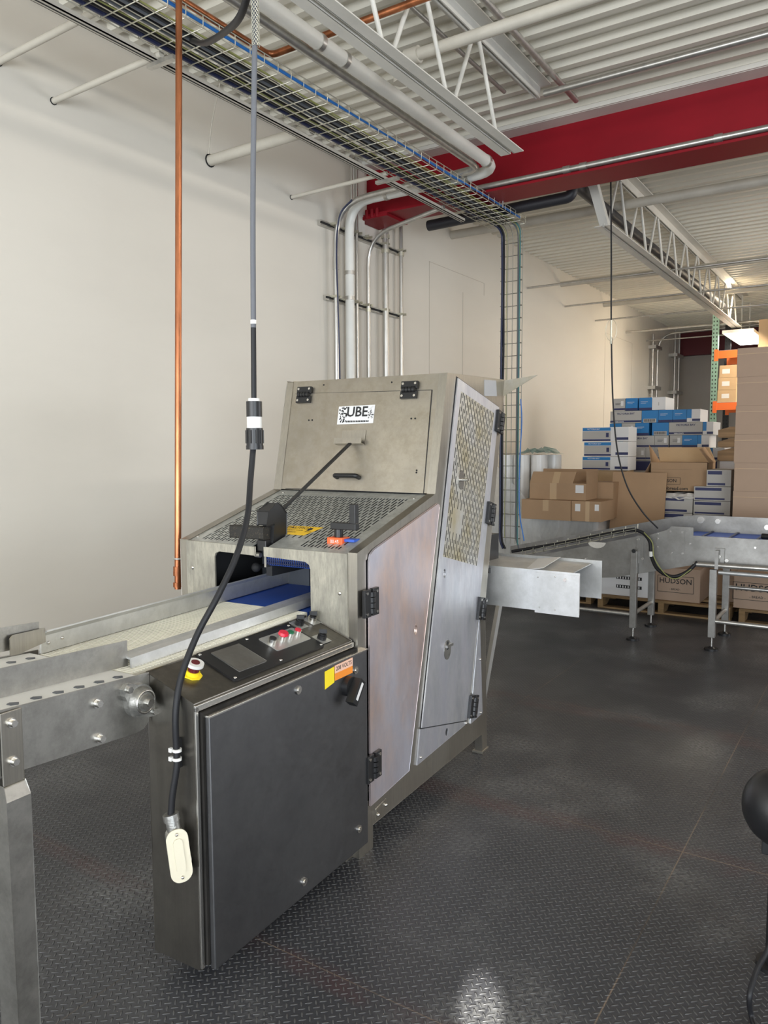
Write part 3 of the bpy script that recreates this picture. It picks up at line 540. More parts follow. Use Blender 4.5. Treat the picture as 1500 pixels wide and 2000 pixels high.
# front panel with opening and the split lip
fp = [(-0.846, 0.45), (-0.846, 1.164), (-0.478, 1.158), (-0.478, 1.124), (-0.665, 1.128), (-0.684, 1.120), (-0.690, 1.105), (-0.690, 0.45)]
MB().prism([(x, -0.034, z) for x, z in fp], (0, 0.006, 0)).ball((-0.815, -0.035, 1.05), 0.008, 1, (1, 0.5, 1)).part('front_panel', ['front_steel', 'bolt'], B, bevel=0.001)
fp = [(-0.432, 1.160), (-0.040, 1.160), (-0.040, 0.30), (-0.207, 0.30), (-0.207, 1.088), (-0.213, 1.106), (-0.232, 1.117), (-0.432, 1.124)]
MB().prism([(x, -0.034, z) for x, z in fp], (0, 0.006, 0)).ball((-0.075, -0.035, 1.01), 0.008, 1, (1, 0.5, 1)).part('front_panel', ['front_steel', 'bolt'], B, bevel=0.001)
MB().box(-0.846, -0.04, 0.0, 1.15, 0.22, 0.225).box(-0.84, -0.83, 0.12, 1.1, 0.2, 1.19).prism([(-0.84, 1.13, 0.2), (-0.84, 1.13, 0.76), (-0.84, 1.37, 1.88), (-0.84, 1.36, 1.88), (-0.84, 1.11, 0.76), (-0.84, 1.11, 0.2)], (0.8, 0, 0)).part('shade_lining', 'void', B)  # dark sheets added so the inside looks shaded
MB().prism([(-0.80, a, z_) for a, z_ in ((0.46, 0.24), (0.46, 1.24), (0.64, 1.30), (0.75, 1.84), (1.34, 1.85), (1.10, 0.76), (1.10, 0.24))], (0.70, 0, 0)).part('shade_block', 'void', B)  # dark block added behind the slots as interior shade
MB().prism([(-0.80, a, z_) for a, z_ in ((0.0, 0.24), (0.0, 0.86), (0.46, 0.86), (0.46, 0.24))], (0.70, 0, 0)).prism([(-0.84, a, z_) for a, z_ in ((0.06, 1.160), (0.06, 1.163), (0.46, 1.278), (0.46, 1.270))], (0.79, 0, 0)).part('shade_backing', 'void', B)  # dark block and plate added under the deck as interior shade
# hopper
hd = Vector((0, 0.119, 0.529)).normalized(); hn = Vector((0, -0.529, 0.119)).normalized()
def HP(x, s_, n_=0.0): return Vector((x, 0.603, 1.348)) + hd * s_ + hn * n_
MB().prism([HP(-0.846, 0), HP(-0.04, 0), HP(-0.04, 0.54), HP(-0.846, 0.54)], -hn * 0.006).part('hopper_front', 'hopper', B)
MB().prism([(-0.846, 0.722, 1.874), (-0.04, 0.722, 1.874), (-0.04, 1.40, 1.890), (-0.846, 1.40, 1.890)], (0, 0, -0.006)).part('hopper_top', 'hopper', B)
MB().prism([HP(-0.812, 0.006), HP(-0.058, -0.0), HP(-0.068, 0.462), HP(-0.824, 0.474)], hn * 0.005).part('hopper_door', 'hopper', B, bevel=0.0015)
hdo = [o_ for o_ in bpy.data.objects if o_.name.startswith('hopper_door')][0]
for x in (-0.762, -0.177): hinge(B, HP(x, 0.466, 0.005), hd, (1, 0, 0), hn, 0.040, 0.042)
MB().prism([HP(-0.815, 0.002), HP(-0.055, -0.003), HP(-0.065, 0.466), HP(-0.827, 0.478)], hn * 0.001).part('door_gap_dark', 'void', B)  # black backing drawn as the dark gap around the hopper door
MB().prism(off([(0.458, 0.346), (0.812, 1.866), (1.31, 1.752), (0.936, 0.232)], 0.0), (0.0015, 0, 0)).part('door_gap_dark', 'void', B)  # black backing drawn as the dark gap around the perforated door
# rotate knuckles look: add cross bar on each hinge is part of hinge
m = MB(); m.prism([HP(-0.552, 0.315, 0.006), HP(-0.352, 0.318, 0.006), HP(-0.352, 0.405, 0.006), HP(-0.552, 0.402, 0.006)], hn * 0.001)
m.text('UBE', HP(-0.445, 0.372, 0.0085), (1, 0, 0), hd, 0.066, 1, 0.02)
rr = random.Random(3)
for k in range(60):
    x = -0.548 + rr.random() * 0.045; s_ = 0.322 + rr.random() * 0.072; m.prism([HP(x, s_, 0.0075), HP(x + .005, s_, 0.0075), HP(x + .005, s_ + .006, 0.0075), HP(x, s_ + .006, 0.0075)], hn * 0.0004, 1)
for k in range(40):
    x = -0.385 + rr.random() * 0.028; s_ = 0.34 + rr.random() * 0.055; m.prism([HP(x, s_, 0.0088), HP(x + .004, s_ + .002, 0.0088), HP(x + .005, s_ + .007, 0.0088), HP(x, s_ + .004, 0.0088)], hn * 0.0004, rr.choice((0, 1)))
for k in range(14):
    x = -0.50 + k * 0.009; m.prism([HP(x, 0.324, 0.0085), HP(x + .006, 0.324, 0.0085), HP(x + .006, 0.332, 0.0085), HP(x, 0.332, 0.0085)], hn * 0.0004, 1)
m.part('name_plate', ['cwhite', 'ink'], hdo, 'worn white plate with smudged black letters')
m = MB(); m.prism([HP(-0.515, 0.225, 0.006), HP(-0.385, 0.225, 0.006), HP(-0.385, 0.285, 0.006), HP(-0.515, 0.285, 0.006)], hn * 0.003)
m.prism([HP(-0.535, 0.215, 0.009), HP(-0.385, 0.215, 0.009), HP(-0.385, 0.219, 0.009), HP(-0.535, 0.219, 0.009)], hn * 0.03); m.prism([HP(-0.535, 0.215, 0.036), HP(-0.385, 0.215, 0.036), HP(-0.385, 0.242, 0.036), HP(-0.535, 0.242, 0.036)], hn * 0.004)
m.part('hook_bracket', 'steel', hdo, bevel=0.001)
m = MB(); m.tube(fillet([HP(-0.515, 0.062, 0.008), HP(-0.515, 0.066, 0.035), HP(-0.395, 0.066, 0.035), HP(-0.395, 0.062, 0.008)], 0.012), 0.011, 0, 8); m.part('pull_handle', 'black', hdo)
m = MB()
for x, s_ in ((-0.72, 0.34), (-0.70, 0.34), (-0.155, 0.335), (-0.135, 0.335), (-0.10, 0.09), (-0.10, 0.10)): m.ball(HP(x, s_, 0.006), 0.004, 0)
m.part('screw', 'blackm', hdo)

m = MB()
for x, s_ in ((-0.66, 0.515), (-0.28, 0.51)): m.ball(HP(x, s_, 0.0), 0.004)
m.part('rivet', 'blackm', B)
# rear perforated corner sheet standing out
m = MB(); m.prism([(-0.05, 1.40, 1.885), (0.19, 1.36, 1.905), (-0.03, 1.375, 1.79)], (0, 0.003, 0)); m.part('guard_corner', 'perf', B)
# caution sticker
m = MB(); m.prism([DK(-0.46, 0.135, 0.001), DK(-0.335, 0.135, 0.001), DK(-0.300, 0.225, 0.001), DK(-0.47, 0.225, 0.001)], nz_ * 0.0006)
m.text('CAUTION', DK(-0.405, 0.205, 0.0022), (1, 0, 0), sy, 0.030, 1, 0.01); m.text('WATCH YOUR', DK(-0.415, 0.180, 0.0022), (1, 0, 0), sy, 0.013, 1); m.text('HANDS', DK(-0.415, 0.160, 0.0022), (1, 0, 0), sy, 0.013, 1)
m.prism([DK(-0.36, 0.185, 0.002), DK(-0.345, 0.18, 0.002), DK(-0.335, 0.195, 0.002), DK(-0.34, 0.21, 0.002), DK(-0.35, 0.21, 0.002)], nz_ * 0.0004, 1)
for k in range(3): m.prism([DK(-0.356 + .011 * k, 0.167, 0.002), DK(-0.350 + .011 * k, 0.167, 0.002), DK(-0.346 + .011 * k, 0.174, 0.002), DK(-0.352 + .011 * k, 0.174, 0.002)], nz_ * 0.0004, 1)
m.part('caution_sticker', ['yellow', 'ink'], deck, 'yellow caution sticker with black lettering')
# crank
m = MB(); m.box(-0.185, -0.115, 0.045, 0.10, 1.170, 1.205); cb = m.part('counter_block', 'orange', B, 'orange position counter', bevel=0.003)
MB().text('00.45', (-0.150, 0.0445, 1.190), (1, 0, 0), (0, 0, 1), 0.018).part('digits', 'cwhite', cb)
m = MB(); m.cyl((-0.150, 0.075, 1.205), (-0.150, 0.075, 1.235), 0.017); m.box(-0.178, -0.062, 0.058, 0.086, 1.235, 1.262); m.box(-0.092, -0.064, 0.060, 0.086, 1.25, 1.335); m.part('hand_crank', 'black', B, bevel=0.003)
MB().box(-0.115, -0.07, 0.06, 0.10, 1.19, 1.20).part('blue_pad', 'bluebelt', B)
# bread height arm: rod from bracket to black head, foam hold-down
a = MB(); p0, p1 = HP(-0.445, 0.222, 0.03), Vector((-0.448, 0.085, 1.285)); a.bar(p0, p1, 0.016, 0.008); arm = a.part('support_rod', 'black', B)
m = MB()
hp = [(0.10, 1.175), (0.105, 1.30), (0.07, 1.335), (0.045, 1.345), (-0.015, 1.315), (-0.020, 1.26), (0.02, 1.26), (0.01, 1.19), (0.02, 1.165)]
m.prism([(-0.474, y_, z_ - 0.016) for y_, z_ in hp], (0.050, 0, 0)); m.box(-0.478, -0.432, -0.02, 0.06, 1.14, 1.185); m.part('hold_down_head', 'black', B, bevel=0.004)
m = MB(); m.prism([(-0.612, y_, z_) for y_, z_ in rrect(-0.005, 1.212, 0.024, 0.026, 0.009)], (0.175, 0, 0)); m.part('foam_bumper', 'grit', B, 'black bumper crusted with crumbs', bevel=0.004)
# throat: upper blue belt, rails and dark back
m = MB(); m.prism([(-0.455, y_, z_) for y_, z_ in rrect(0.25, 1.112, 0.24, 0.036, 0.034, 6)], (0.225, 0, 0)); ub = m.part('upper_belt', 'bluebelt', B, 'blue hold-down belt inside the throat')
m = MB()
for k in range(22):
    m.box(-0.453 + k * .0105, -0.449 + k * .0105, 0.006, 0.012, 1.085, 1.140)
for k in range(4): m.box(-0.453, -0.232, 0.006, 0.010, 1.090 + k * .013, 1.093 + k * .013)
m.part('belt_links', 'navy', ub)
m = MB(); m.box(-0.53, -0.50, 0.10, 0.35, 1.02, 1.15, 1); m.box(-0.475, -0.465, 0.02, 0.3, 1.07, 1.145, 0); m.ball((-0.585, 0.10, 1.05), 0.02, 2); m.cyl((-0.585, 0.11, 1.05), (-0.585, 0.3, 1.05), 0.008, 2, 10); m.cyl((-0.485, -0.02, 1.125), (-0.46, -0.02, 1.125), 0.010, 0, 10)
m.part('throat_mechanism', ['plate', 'void', 'blackm'], B)
MB().box(-0.80, -0.53, 0.40, 0.42, 0.6, 1.2).part('throat_backplate', 'cablegrey', B)
m = MB(); m.box(-0.36, -0.2, -0.01, 0.0, 0.8, 0.9)
# feet
for x0, y0 in ((-0.085, -0.075), (-0.885, -0.05), (-0.05, 1.12), (-0.885, 1.12)): MB().box(x0, x0 + 0.055, y0, y0 + 0.09, 0, 0.010).part('foot_plate', 'steel', B, bevel=0.001)
MB().box(-0.11, -0.045, -0.09, 0.02, 0.0, 0.012).part('foot_plate', 'steel', B, bevel=0.001)

# ================================================================== OUTFEED CHUTE
# plates face -Y in world; written in world coordinates
o = empty('outfeed_chute', (-1.45, 3.8, 0.72), 'bright aluminium outfeed chute sticking out behind the slicer', 'chute')
MB().box(-1.80, -1.228, 3.590, 3.594, 0.732, 0.937).cyl((-1.30, 3.578, 0.90), (-1.30, 3.59, 0.90), 0.009, 1, 10).part('front_plate', ['alub', 'bolt'], o)
MB().box(-1.455, -1.228, 3.586, 3.590, 0.722, 0.925).ball((-1.44, 3.585, 0.90), 0.004, 1).ball((-1.35, 3.585, 0.91), 0.004, 1).ball((-1.43, 3.585, 0.75), 0.004, 1).ball((-1.35, 3.585, 0.745), 0.004, 1).part('overlap_plate', ['alub', 'bolt'], o, 'riveted overlap plate')
MB().box(-2.1, -1.25, 3.998, 4.004, 0.742, 0.945).part('back_plate', 'alub', o)
MB().prism([(-1.95, 3.594, 0.93), (-1.45, 3.594, 0.925), (-1.30, 3.594, 0.915), (-1.30, 3.998, 0.93), (-1.95, 3.998, 0.93)], (0, 0, -0.004)).part('slide_top', 'alub', o)
MB().prism([(-1.52, 3.62, 0.928), (-1.42, 3.60, 0.945), (-1.47, 3.98, 0.950), (-1.60, 3.98, 0.932)], (0, 0, 0.002)).part('folded_flap', 'cwhite', o, 'pale folded flap')
MB().bar((-1.70, 3.70, 0.72), (-1.77, 3.57, 0.0), 0.03, 0.02).part('support_leg', 'emt', o)
MB().box(-1.80, -1.2 - 0.5, 3.57, 4.0, 0.90, 0.925).box(-1.86, -1.80, 3.60, 3.90, 0.93, 1.07, 0).part('motor_housing', 'black', o)
MB().box(-1.835, -1.785, 3.60, 3.604, 0.965, 1.065).part('white_cap', 'white', o)

# ================================================================== CONTROL CABINET
K = empty('control_cabinet', (-0.1, -0.44, 0.055), 'dark stainless electrical control cabinet with sloping console, in front of the slicer', 'cabinet', frame='M')
def CZ(x): return 0.833 - 0.36 * x
pro = [(-0.022, 0.058), (-0.022, 0.838), (-0.200, 0.905), (-0.200, 0.058)]
MB().prism([(x, -0.849, z) for x, z in pro], (0, 0.812, 0)).part('body', 'cab', K, bevel=0.003)
MB().box(-0.022, -0.012, -0.849, -0.036, 0.815, 0.834).box(-0.022, -0.012, -0.849, -0.836, 0.06, 0.83).part('front_lip', 'edge', K, bevel=0.002)
MB().box(-0.021, -0.004, -0.832, -0.012, 0.065, 0.812).part('door_gap_fill', 'gapdark', K)  # dark filler drawn as the shaded gap behind the door
dr = MB().box(-0.004, 0.016, -0.824, 0.010, 0.052, 0.800).part('cabinet_door', 'cabdoor', K, bevel=0.004)
MB().box(-0.008, 0.018, -0.826, 0.014, 0.797, 0.803).part('door_top_flange', 'edge', dr, bevel=0.001)
for a, z in ((-0.417, 0.765), (-0.072, 0.742), (-0.056, 0.135), (-0.40, 0.105)): MB().cyl((0.014, a, z), (0.021, a, z), 0.014, 0, 18).cyl((0.021, a, z), (0.024, a, z), 0.008, 0, 10).part('door_fastener', 'bolt', dr)
m = MB(); m.cyl((0.016, -0.130, 0.700), (0.040, -0.130, 0.700), 0.036, 0, 24); T = Matrix.Translation((0.04, -0.130, 0.690)) @ Matrix.Rotation(math.radians(-38), 4, 'X')
m.box(0, 0.032, -0.018, 0.018, -0.052, 0.040, 0, T); m.box(0.0325, 0.0335, -0.007, 0.007, -0.035, 0.030, 1, T)
m.part('rotary_switch', ['black', 'cwhite'], dr, bevel=0.003)
def SX(a, z): return (0.0165, a, z)
m = MB(); m.prism([SX(-0.206, 0.738), SX(-0.092, 0.738), SX(-0.092, 0.794), SX(-0.206, 0.792)], (0.0008, 0, 0), 0); m.prism([(0.0174, -0.206, 0.764), (0.0174, -0.092, 0.764), (0.0174, -0.092, 0.794), (0.0174, -0.206, 0.792)], (0.0005, 0, 0), 2)
m.text('208 VOLTS', (0.0182, -0.149, 0.7785), (0, 1, 0), (0, 0, 1), 0.021, 1, 0.012)
m.prism([SX(-0.266, 0.724), SX(-0.209, 0.734), SX(-0.209, 0.790), SX(-0.266, 0.786)], (0.0008, 0, 0), 3)
m.part('voltage_sticker', ['stkor', 'ink', 'stkpk', 'yellow2'], dr, 'orange 208 volts sticker beside a yellow one')
# console: coordinates on sloping top
cn = Vector((0.36, 0, 1)).normalized()
def CT(x, y_, n_=0.0): return Vector((x, y_, CZ(x) - 0.002)) + cn * n_
def cplate(pts, n0, th, m=None, mi=0):
    m = m or MB(); return m.prism([CT(x, y_, n0) for x, y_ in pts], cn * th, mi)
cp = cplate(rrect(-0.123, -0.418, 0.082, 0.237, 0.012), 0, 0.006).part('console_plate', 'black', K, bevel=0.001)
cplate([(-0.183, -0.605), (-0.068, -0.605), (-0.068, -0.475), (-0.183, -0.475)], 0.006, 0.004).part('screen_cover', 'plate2', cp, 'plain metal screen cover', bevel=0.001)
cplate(rrect(-0.136, -0.288, 0.042, 0.095, 0.006), 0.006, 0.002).part('button_plate', 'alu', cp)
m = MB()
for x, y_ in ((-0.195, -0.642), (-0.195, -0.42), (-0.195, -0.192), (-0.052, -0.642), (-0.052, -0.42), (-0.052, -0.192)): m.ball(CT(x, y_, 0.006), 0.006, 0, (1, 1, 0.6))
m.part('screws', 'bolt', cp)
def button(x, y_, r, h, capm, name, ring='bolt', mush=False, parent=cp, n0=0.007):
    m = MB(); m.cyl(CT(x, y_, n0), CT(x, y_, n0 + h), r, 0, 20)
    if mush: m.cyl(CT(x, y_, n0 + h), CT(x, y_, n0 + h + .006), r * 0.8, 1, 20); m.cyl(CT(x, y_, n0 + h + .005), CT(x, y_, n0 + h + .014), r * 1.35, 1, 20, r * 1.15)
    else: m.cyl(CT(x, y_, n0 + h), CT(x, y_, n0 + h + .004), r * 0.8, 1, 20)
    return m.part(name, [ring, capm], parent)
button(-0.138, -0.360, 0.015, 0.018, 'black', 'push_button'); button(-0.138, -0.305, 0.014, 0.016, 'red', 'stop_button', mush=True); button(-0.140, -0.258, 0.014, 0.016, 'green', 'start_button'); button(-0.142, -0.212, 0.014, 0.014, 'red', 'reset_button', mush=False)
def selector(x, y_, col, ring):
    m = MB(); cplate([(x - .026, y_ - .026), (x + .026, y_ - .026), (x + .026, y_ + .026), (x - .026, y_ + .026)], 0.002, 0.002, m, 2)
    m.cyl(CT(x, y_, 0.004), CT(x, y_, 0.020), 0.017, 0, 20); m.cyl(CT(x, y_, 0.020), CT(x, y_, 0.026), 0.013, 1, 20)
    T = Matrix.Translation(CT(x, y_, 0.026)) @ Matrix.Rotation(0.5, 4, 'Z'); m.box(-.014, .014, -.004, .004, 0, .015, 1, T)
    m.part('selector_switch', [ring, 'black', 'alu'], K)
selector(-0.186, -0.140, 'black', 'black'); selector(-0.184, -0.062, 'black', 'bolt'); selector(-0.080, -0.148, 'black', 'black')
m = MB(); m.cyl(CT(-0.128, -0.742, 0.0), CT(-0.128, -0.742, 0.004), 0.030, 1, 8); m.cyl(CT(-0.128, -0.742, 0.004), CT(-0.128, -0.742, 0.016), 0.020, 1, 20); m.cyl(CT(-0.128, -0.742, 0.016), CT(-0.128, -0.742, 0.034), 0.017, 2, 20)
m.cyl(CT(-0.128, -0.742, 0.034), CT(-0.128, -0.742, 0.044), 0.026, 0, 24); m.cyl(CT(-0.128, -0.742, 0.044), CT(-0.128, -0.742, 0.046), 0.013, 2, 20)
m.part('emergency_stop', ['white', 'yellow2', 'darkred'], K, 'emergency stop with dark red cap, white rim and yellow collar')
# conduit body on the cabinet's side
m = MB(); T = Matrix.Translation((-0.040, -0.898, 0.418)) @ Matrix.Rotation(math.radians(-9), 4, 'Y') @ Matrix.Rotation(math.radians(56), 4, 'Z')
m.prism([T @ Vector((x, 0, z)) for x, z in rrect(0, 0, 0.026, 0.070, 0.024, 6)], T.to_3x3() @ Vector((0, 0.045, 0))); m.cyl(T @ Vector((0, 0.024, 0.05)), T @ Vector((-0.003, 0.024, 0.10)), 0.019, 0, 16); m.cyl(T @ Vector((-0.003, 0.024, 0.092)), T @ Vector((-0.004, 0.024, 0.112)), 0.023, 0, 8); HUB = FR['M'] @ (T @ Vector((-0.004, 0.024, 0.108))); HUB2 = FR['M'] @ (T @ Vector((-0.006, 0.024, 0.16)))
m.cyl(T @ Vector((-0.01, 0.03, -0.03)), (-0.05, -0.849, 0.385), 0.014, 0, 12)
m.prism([T @ Vector((x, -0.004, z)) for x, z in rrect(0, 0, 0.030, 0.074, 0.027, 6)], T.to_3x3() @ Vector((0, 0.004, 0)), 1); m.prism([T @ Vector((x, -0.008, z)) for x, z in rrect(0, 0, 0.013, 0.048, 0.012, 6)], T.to_3x3() @ Vector((0, 0.004, 0)), 1)
m.ball(T @ Vector((0, -0.005, 0.060)), 0.005, 2); m.ball(T @ Vector((0, -0.005, -0.060)), 0.005, 2)
m.part('conduit_body', ['zinc', 'cream', 'bolt'], K, 'pale cast conduit fitting with oval cover')
m = MB(); m.box(-0.080, -0.068, -0.862, -0.849, 0.65, 0.735); m.part('cable_mount', 'black', K)

# ================================================================== POWER CORD
C_ = empty('power_cord', at(495, 800, Y=1.8), 'thick dark power cord hanging from the ceiling to the cabinet with an inline plug', 'cord')
cpt = [at(497, -60, Y=1.8), at(497, 110, Y=1.8), at(494, 400, Y=1.8), at(495, 640, Y=1.8), at(496, 790, Y=1.8)]
MB().tube(spline(cpt[:4], 6), 0.0085, 0, 12).part('upper_cord', 'cordg', C_, 'grey upper length of cord')
MB().tube(spline(cpt[3:], 6), 0.0085, 0, 12).part('upper_cord', 'cable', C_)
cpt = [at(495, 870, Y=1.8), at(489, 940, Y=1.77), at(483, 1010, Y=1.72), at(462, 1085, Y=1.65), at(425, 1165, Y=1.58), at(385, 1240, Y=1.52), at(354, 1322, Y=1.46), at(343, 1395, Y=1.43), at(345, 1470, Y=1.428), at(345, 1500, Y=1.425), at(337, 1552, Y=1.415), HUB]
MB().tube(spline(cpt, 6), 0.0095, 0, 12).part('lower_cord', 'cable', C_)
pz = at(496, 778, Y=1.8); py = pz.y; px_ = pz.x; zt = pz.z; zb = at(494, 878, Y=1.8).z; hh = zt - zb
def seg_(a, b_, r, mi, m, sg=24): m.cyl((px_, py, zt - hh * a), (px_, py, zt - hh * b_), r, mi, sg)
m = MB(); seg_(0, .06, .018, 1, m); seg_(.06, .12, .0245, 0, m); seg_(.12, .36, .0245, 0, m); seg_(.36, .58, .0235, 1, m); seg_(.58, .92, .026, 0, m); seg_(.92, 1.0, .0275, 0, m)
for k in range(10):
    a = 2 * math.pi * k / 10; m.box(-.002, .002, -.002, .002, 0, hh * .26, 0, Matrix.Translation((px_ + .026 * math.cos(a), py + .026 * math.sin(a), zt - hh * .88)))
m.part('inline_plug', ['black', 'white'], C_, 'black and white locking plug')
m = MB(); top = at(497, -60, Y=1.8)
for k in range(8):
    for sg in (-1, 1):
        pts = []
        for i in range(40):
            t_ = i / 39; a = sg * t_ * 14 + 2 * math.pi * k / 8; z_ = lerp(top.z, at(497, 92, Y=1.8).z, t_); pts.append((top.x + .0115 * math.cos(a), top.y + .0115 * math.sin(a), z_))
        m.tube(pts, 0.0009, 0, 4, False)
m.part('mesh_grip', 'wire', C_)
q = at(495, 629, Y=1.8); MB().cyl((q.x, q.y, q.z - .006), (q.x, q.y, q.z + .006), .0095, 0, 14).part('white_band', 'white', C_)
for yy in (1465, 1482): q = at(346, yy, Y=1.428); MB().cyl((q.x, q.y, q.z - .004), (q.x, q.y, q.z + .004), .013, 0, 12).box(q.x - .020, q.x - .010, q.y - .014, q.y - .004, q.z - .006, q.z + .006).part('zip_tie', 'white', C_)

# ================================================================== INFEED BELT CONVEYOR
I = empty('infeed_conveyor', (-0.42, -0.42, 0.8), 'white belt infeed conveyor leading into the throat of the slicer', 'conveyor', frame='M')
def bz(y_): return 0.900 + 0.02 * (y_ + 0.87) / 0.9
def slab(m, x0, x1, y0, y1, zf, th, mi=0):
    m.prism([(x0, y0, zf(y0)), (x1, y0, zf(y0)), (x1, y1, zf(y1)), (x0, y1, zf(y1))], (0, 0, -th), mi)
m = MB(); slab(m, -0.655, -0.235, -0.875, -0.02, bz, 0.02); bl = m.part('belt', 'belt', I)
m = MB(); y_ = -0.87
while y_ < -0.03:
    x = -0.64 + (int(y_ * 1000) % 2) * 0.005
    for x0 in [(-0.655 + i * 0.0105) for i in range(40)]:
        pass
    slab(m, -0.654, -0.236, y_, y_ + 0.004, lambda q_: bz(q_) + 0.0022, 0.003); y_ += 0.0115
m.part('belt_ribs', 'belt', bl)
m = MB(); slab(m, -0.655, -0.235, -0.02, 0.42, bz, 0.02); m.part('blue_belt', 'bluebelt', I, 'blue belt carrying on inside the slicer')
m = MB(); m.prism([(x, -0.875, bz(-0.875) + z_) for x, z_ in ((-0.655, 0.004), (-0.645, 0.004), (-0.640, 0.060), (-0.612, 0.078), (-0.612, 0.083), (-0.646, 0.064))], (0, 1.30, 0.03)); m.ball((-0.641, -0.85, 0.935), 0.006, 1); m.ball((-0.641, -0.80, 0.94), 0.006, 1)
m.part('far_guide_rail', ['alub', 'bolt'], I)
m = MB(); m.prism([(x, -0.84, bz(-0.84) + z_) for x, z_ in ((-0.345, 0.004), (-0.340, 0.034), (-0.318, 0.042), (-0.302, 0.036), (-0.276, 0.032), (-0.274, 0.002), (-0.280, 0.002), (-0.282, 0.026), (-0.302, 0.029), (-0.332, 0.029), (-0.337, 0.004))], (0, 1.09, 0.028)); m.part('near_guide_rail', 'alub', I)
m = MB(); m.prism([(-0.232, -0.87, 0.80), (-0.232, -0.87, 0.893), (-0.232, -0.04, 0.912), (-0.232, -0.04, 0.80)], (0.006, 0, 0)); m.prism([(-0.664, -0.87, 0.80), (-0.664, -0.87, 0.91), (-0.664, 0.3, 0.93), (-0.664, 0.3, 0.80)], (0.006, 0, 0)); m.part('side_frame', 'plate', I)
# ================================================================== FEEDER CONVEYOR (front left)
Fd = empty('feeder_conveyor', (-0.45, -1.5, 0), 'stainless feeder conveyor at the left edge with slotted white chain belt', 'conveyor', frame='M')
def fz(y_): return 0.905 - 0.055 * (y_ + 0.85)
pl_ = [(-0.850, fz(-.85)), (-0.850, 0.790), (-0.856, 0.762), (-0.875, 0.746), (-0.905, 0.742), (-2.2, 0.830), (-2.2, fz(-2.2))]
MB().prism([(-0.196, a, z_) for a, z_ in pl_], (0.005, 0, 0)).part('near_side_plate', 'plate', Fd, bevel=0.001)
MB().prism([(-0.700, a, z_) for a, z_ in pl_], (0.005, 0, 0)).part('far_side_plate', 'plate', Fd)
m = MB(); slab(m, -0.690, -0.205, -2.2, -0.885, lambda q_: fz(q_) - 0.004, 0.015); fb = m.part('chain_belt', 'white', Fd)
m = MB(); y_ = -0.93; r2 = random.Random(2)
while y_ > -2.1:
    for x in (-0.228, -0.62, -0.54, -0.45):
        m.prism([(x + dx, y_ + dy, fz(y_ + dy) - 0.0035) for dx, dy in ((-0.014, 0), (0, 0.016), (0.014, 0.006), (0.008, -0.012), (-0.008, -0.012))], (0, 0, 0.0015))
    y_ -= 0.064
m.part('belt_slots', 'cablegrey', fb)
MB().prism([(-0.300, -0.835, 0.905), (-0.300, -0.835, 0.982), (-0.300, -2.1, 1.035), (-0.300, -2.1, 0.965)], (0.004, 0, 0)).part('near_guide_plate', 'plate', Fd)
MB().prism([(-0.64, -0.885, 0.94), (-0.64, -0.885, 1.01), (-0.64, -2.1, 1.075), (-0.64, -2.1, 0.97)], (0.004, 0, 0)).part('far_guide_plate', 'plate', Fd)
MB().prism([(-0.625, -0.875, 0.945), (-0.625, -0.875, 0.99), (-0.625, -0.985, 0.99), (-0.625, -0.995, 0.98), (-0.625, -0.995, 0.93), (-0.625, -0.975, 0.927)], (0.005, 0, 0)).part('guide_tab', 'steel', Fd)
for a, z_ in ((-1.035, 0.868), (-1.03, 0.77), ):
    MB().cyl((-0.191, a, z_), (-0.186, a, z_), 0.013, 0, 20).cyl((-0.186, a, z_), (-0.174, a, z_), 0.010, 0, 6).part('bolt', 'bolt', Fd)
# flange bearing
cB = Vector((-0.19, -0.898, 0.838))
m = MB(); hull = []
for k in range(28):
    a = 2 * math.pi * k / 28; r_ = 0.047 + 0.030 * max(0, math.cos(2 * (a - math.radians(135)))) ** 3; hull.append((cB.x, cB.y + r_ * math.cos(a) * 1.0, cB.z + r_ * math.sin(a)))
m.prism(hull, (0.016, 0, 0)); m.cyl(cB + Vector((0.016, 0, 0)), cB + Vector((0.036, 0, 0)), 0.042, 0, 28, 0.036); m.tube([cB + Vector((0.036, math.cos(k * math.pi / 12) * .031, math.sin(k * math.pi / 12) * .031)) for k in range(25)], 0.004, 1, 6)
m.cyl(cB + Vector((0.03, 0, 0)), cB + Vector((0.048, 0, 0)), 0.021, 2, 20); m.cyl(cB + Vector((0.048, 0, 0)), cB + Vector((0.058, 0, 0)), 0.012, 1, 6)
for sg in (-1, 1):
    q = cB + Vector((0.016, sg * -0.044, sg * 0.044)); m.cyl(q, q + Vector((0.012, 0, 0)), 0.010, 1, 6)
m.part('flange_bearing', ['zinc', 'bolt', 'plate'], Fd, bevel=0.001)
# leg
m = MB(); L0 = at(32, 1440, Y=1.0)
lx, ly = -0.188, -1.285
lg = MB().box(lx, lx + 0.005, ly - 0.028, ly + 0.028, 0.745, 0.925).part('leg_bracket', 'steel', Fd, bevel=0.002)
for z_ in (0.895, 0.80): MB().cyl((lx + .005, ly, z_), (lx + .008, ly, z_), 0.012, 0, 20).cyl((lx + .008, ly, z_), (lx + .018, ly, z_), 0.009, 0, 6).part('bolt', 'bolt', lg)
MB().prism([(lx - 0.045, ly - 0.030, 0.745), (lx + 0.006, ly - 0.030, 0.745), (lx + 0.022, ly - 0.030, 0.712), (lx + 0.022, ly - 0.030, 0.0), (lx - 0.045, ly - 0.030, 0.0)], (0, 0.058, 0)).part('leg', 'plate', Fd, bevel=0.003)
MB().box(-0.72, -0.67, ly - 0.03, ly + 0.03, 0, 0.80).part('leg', 'plate', Fd, bevel=0.003)

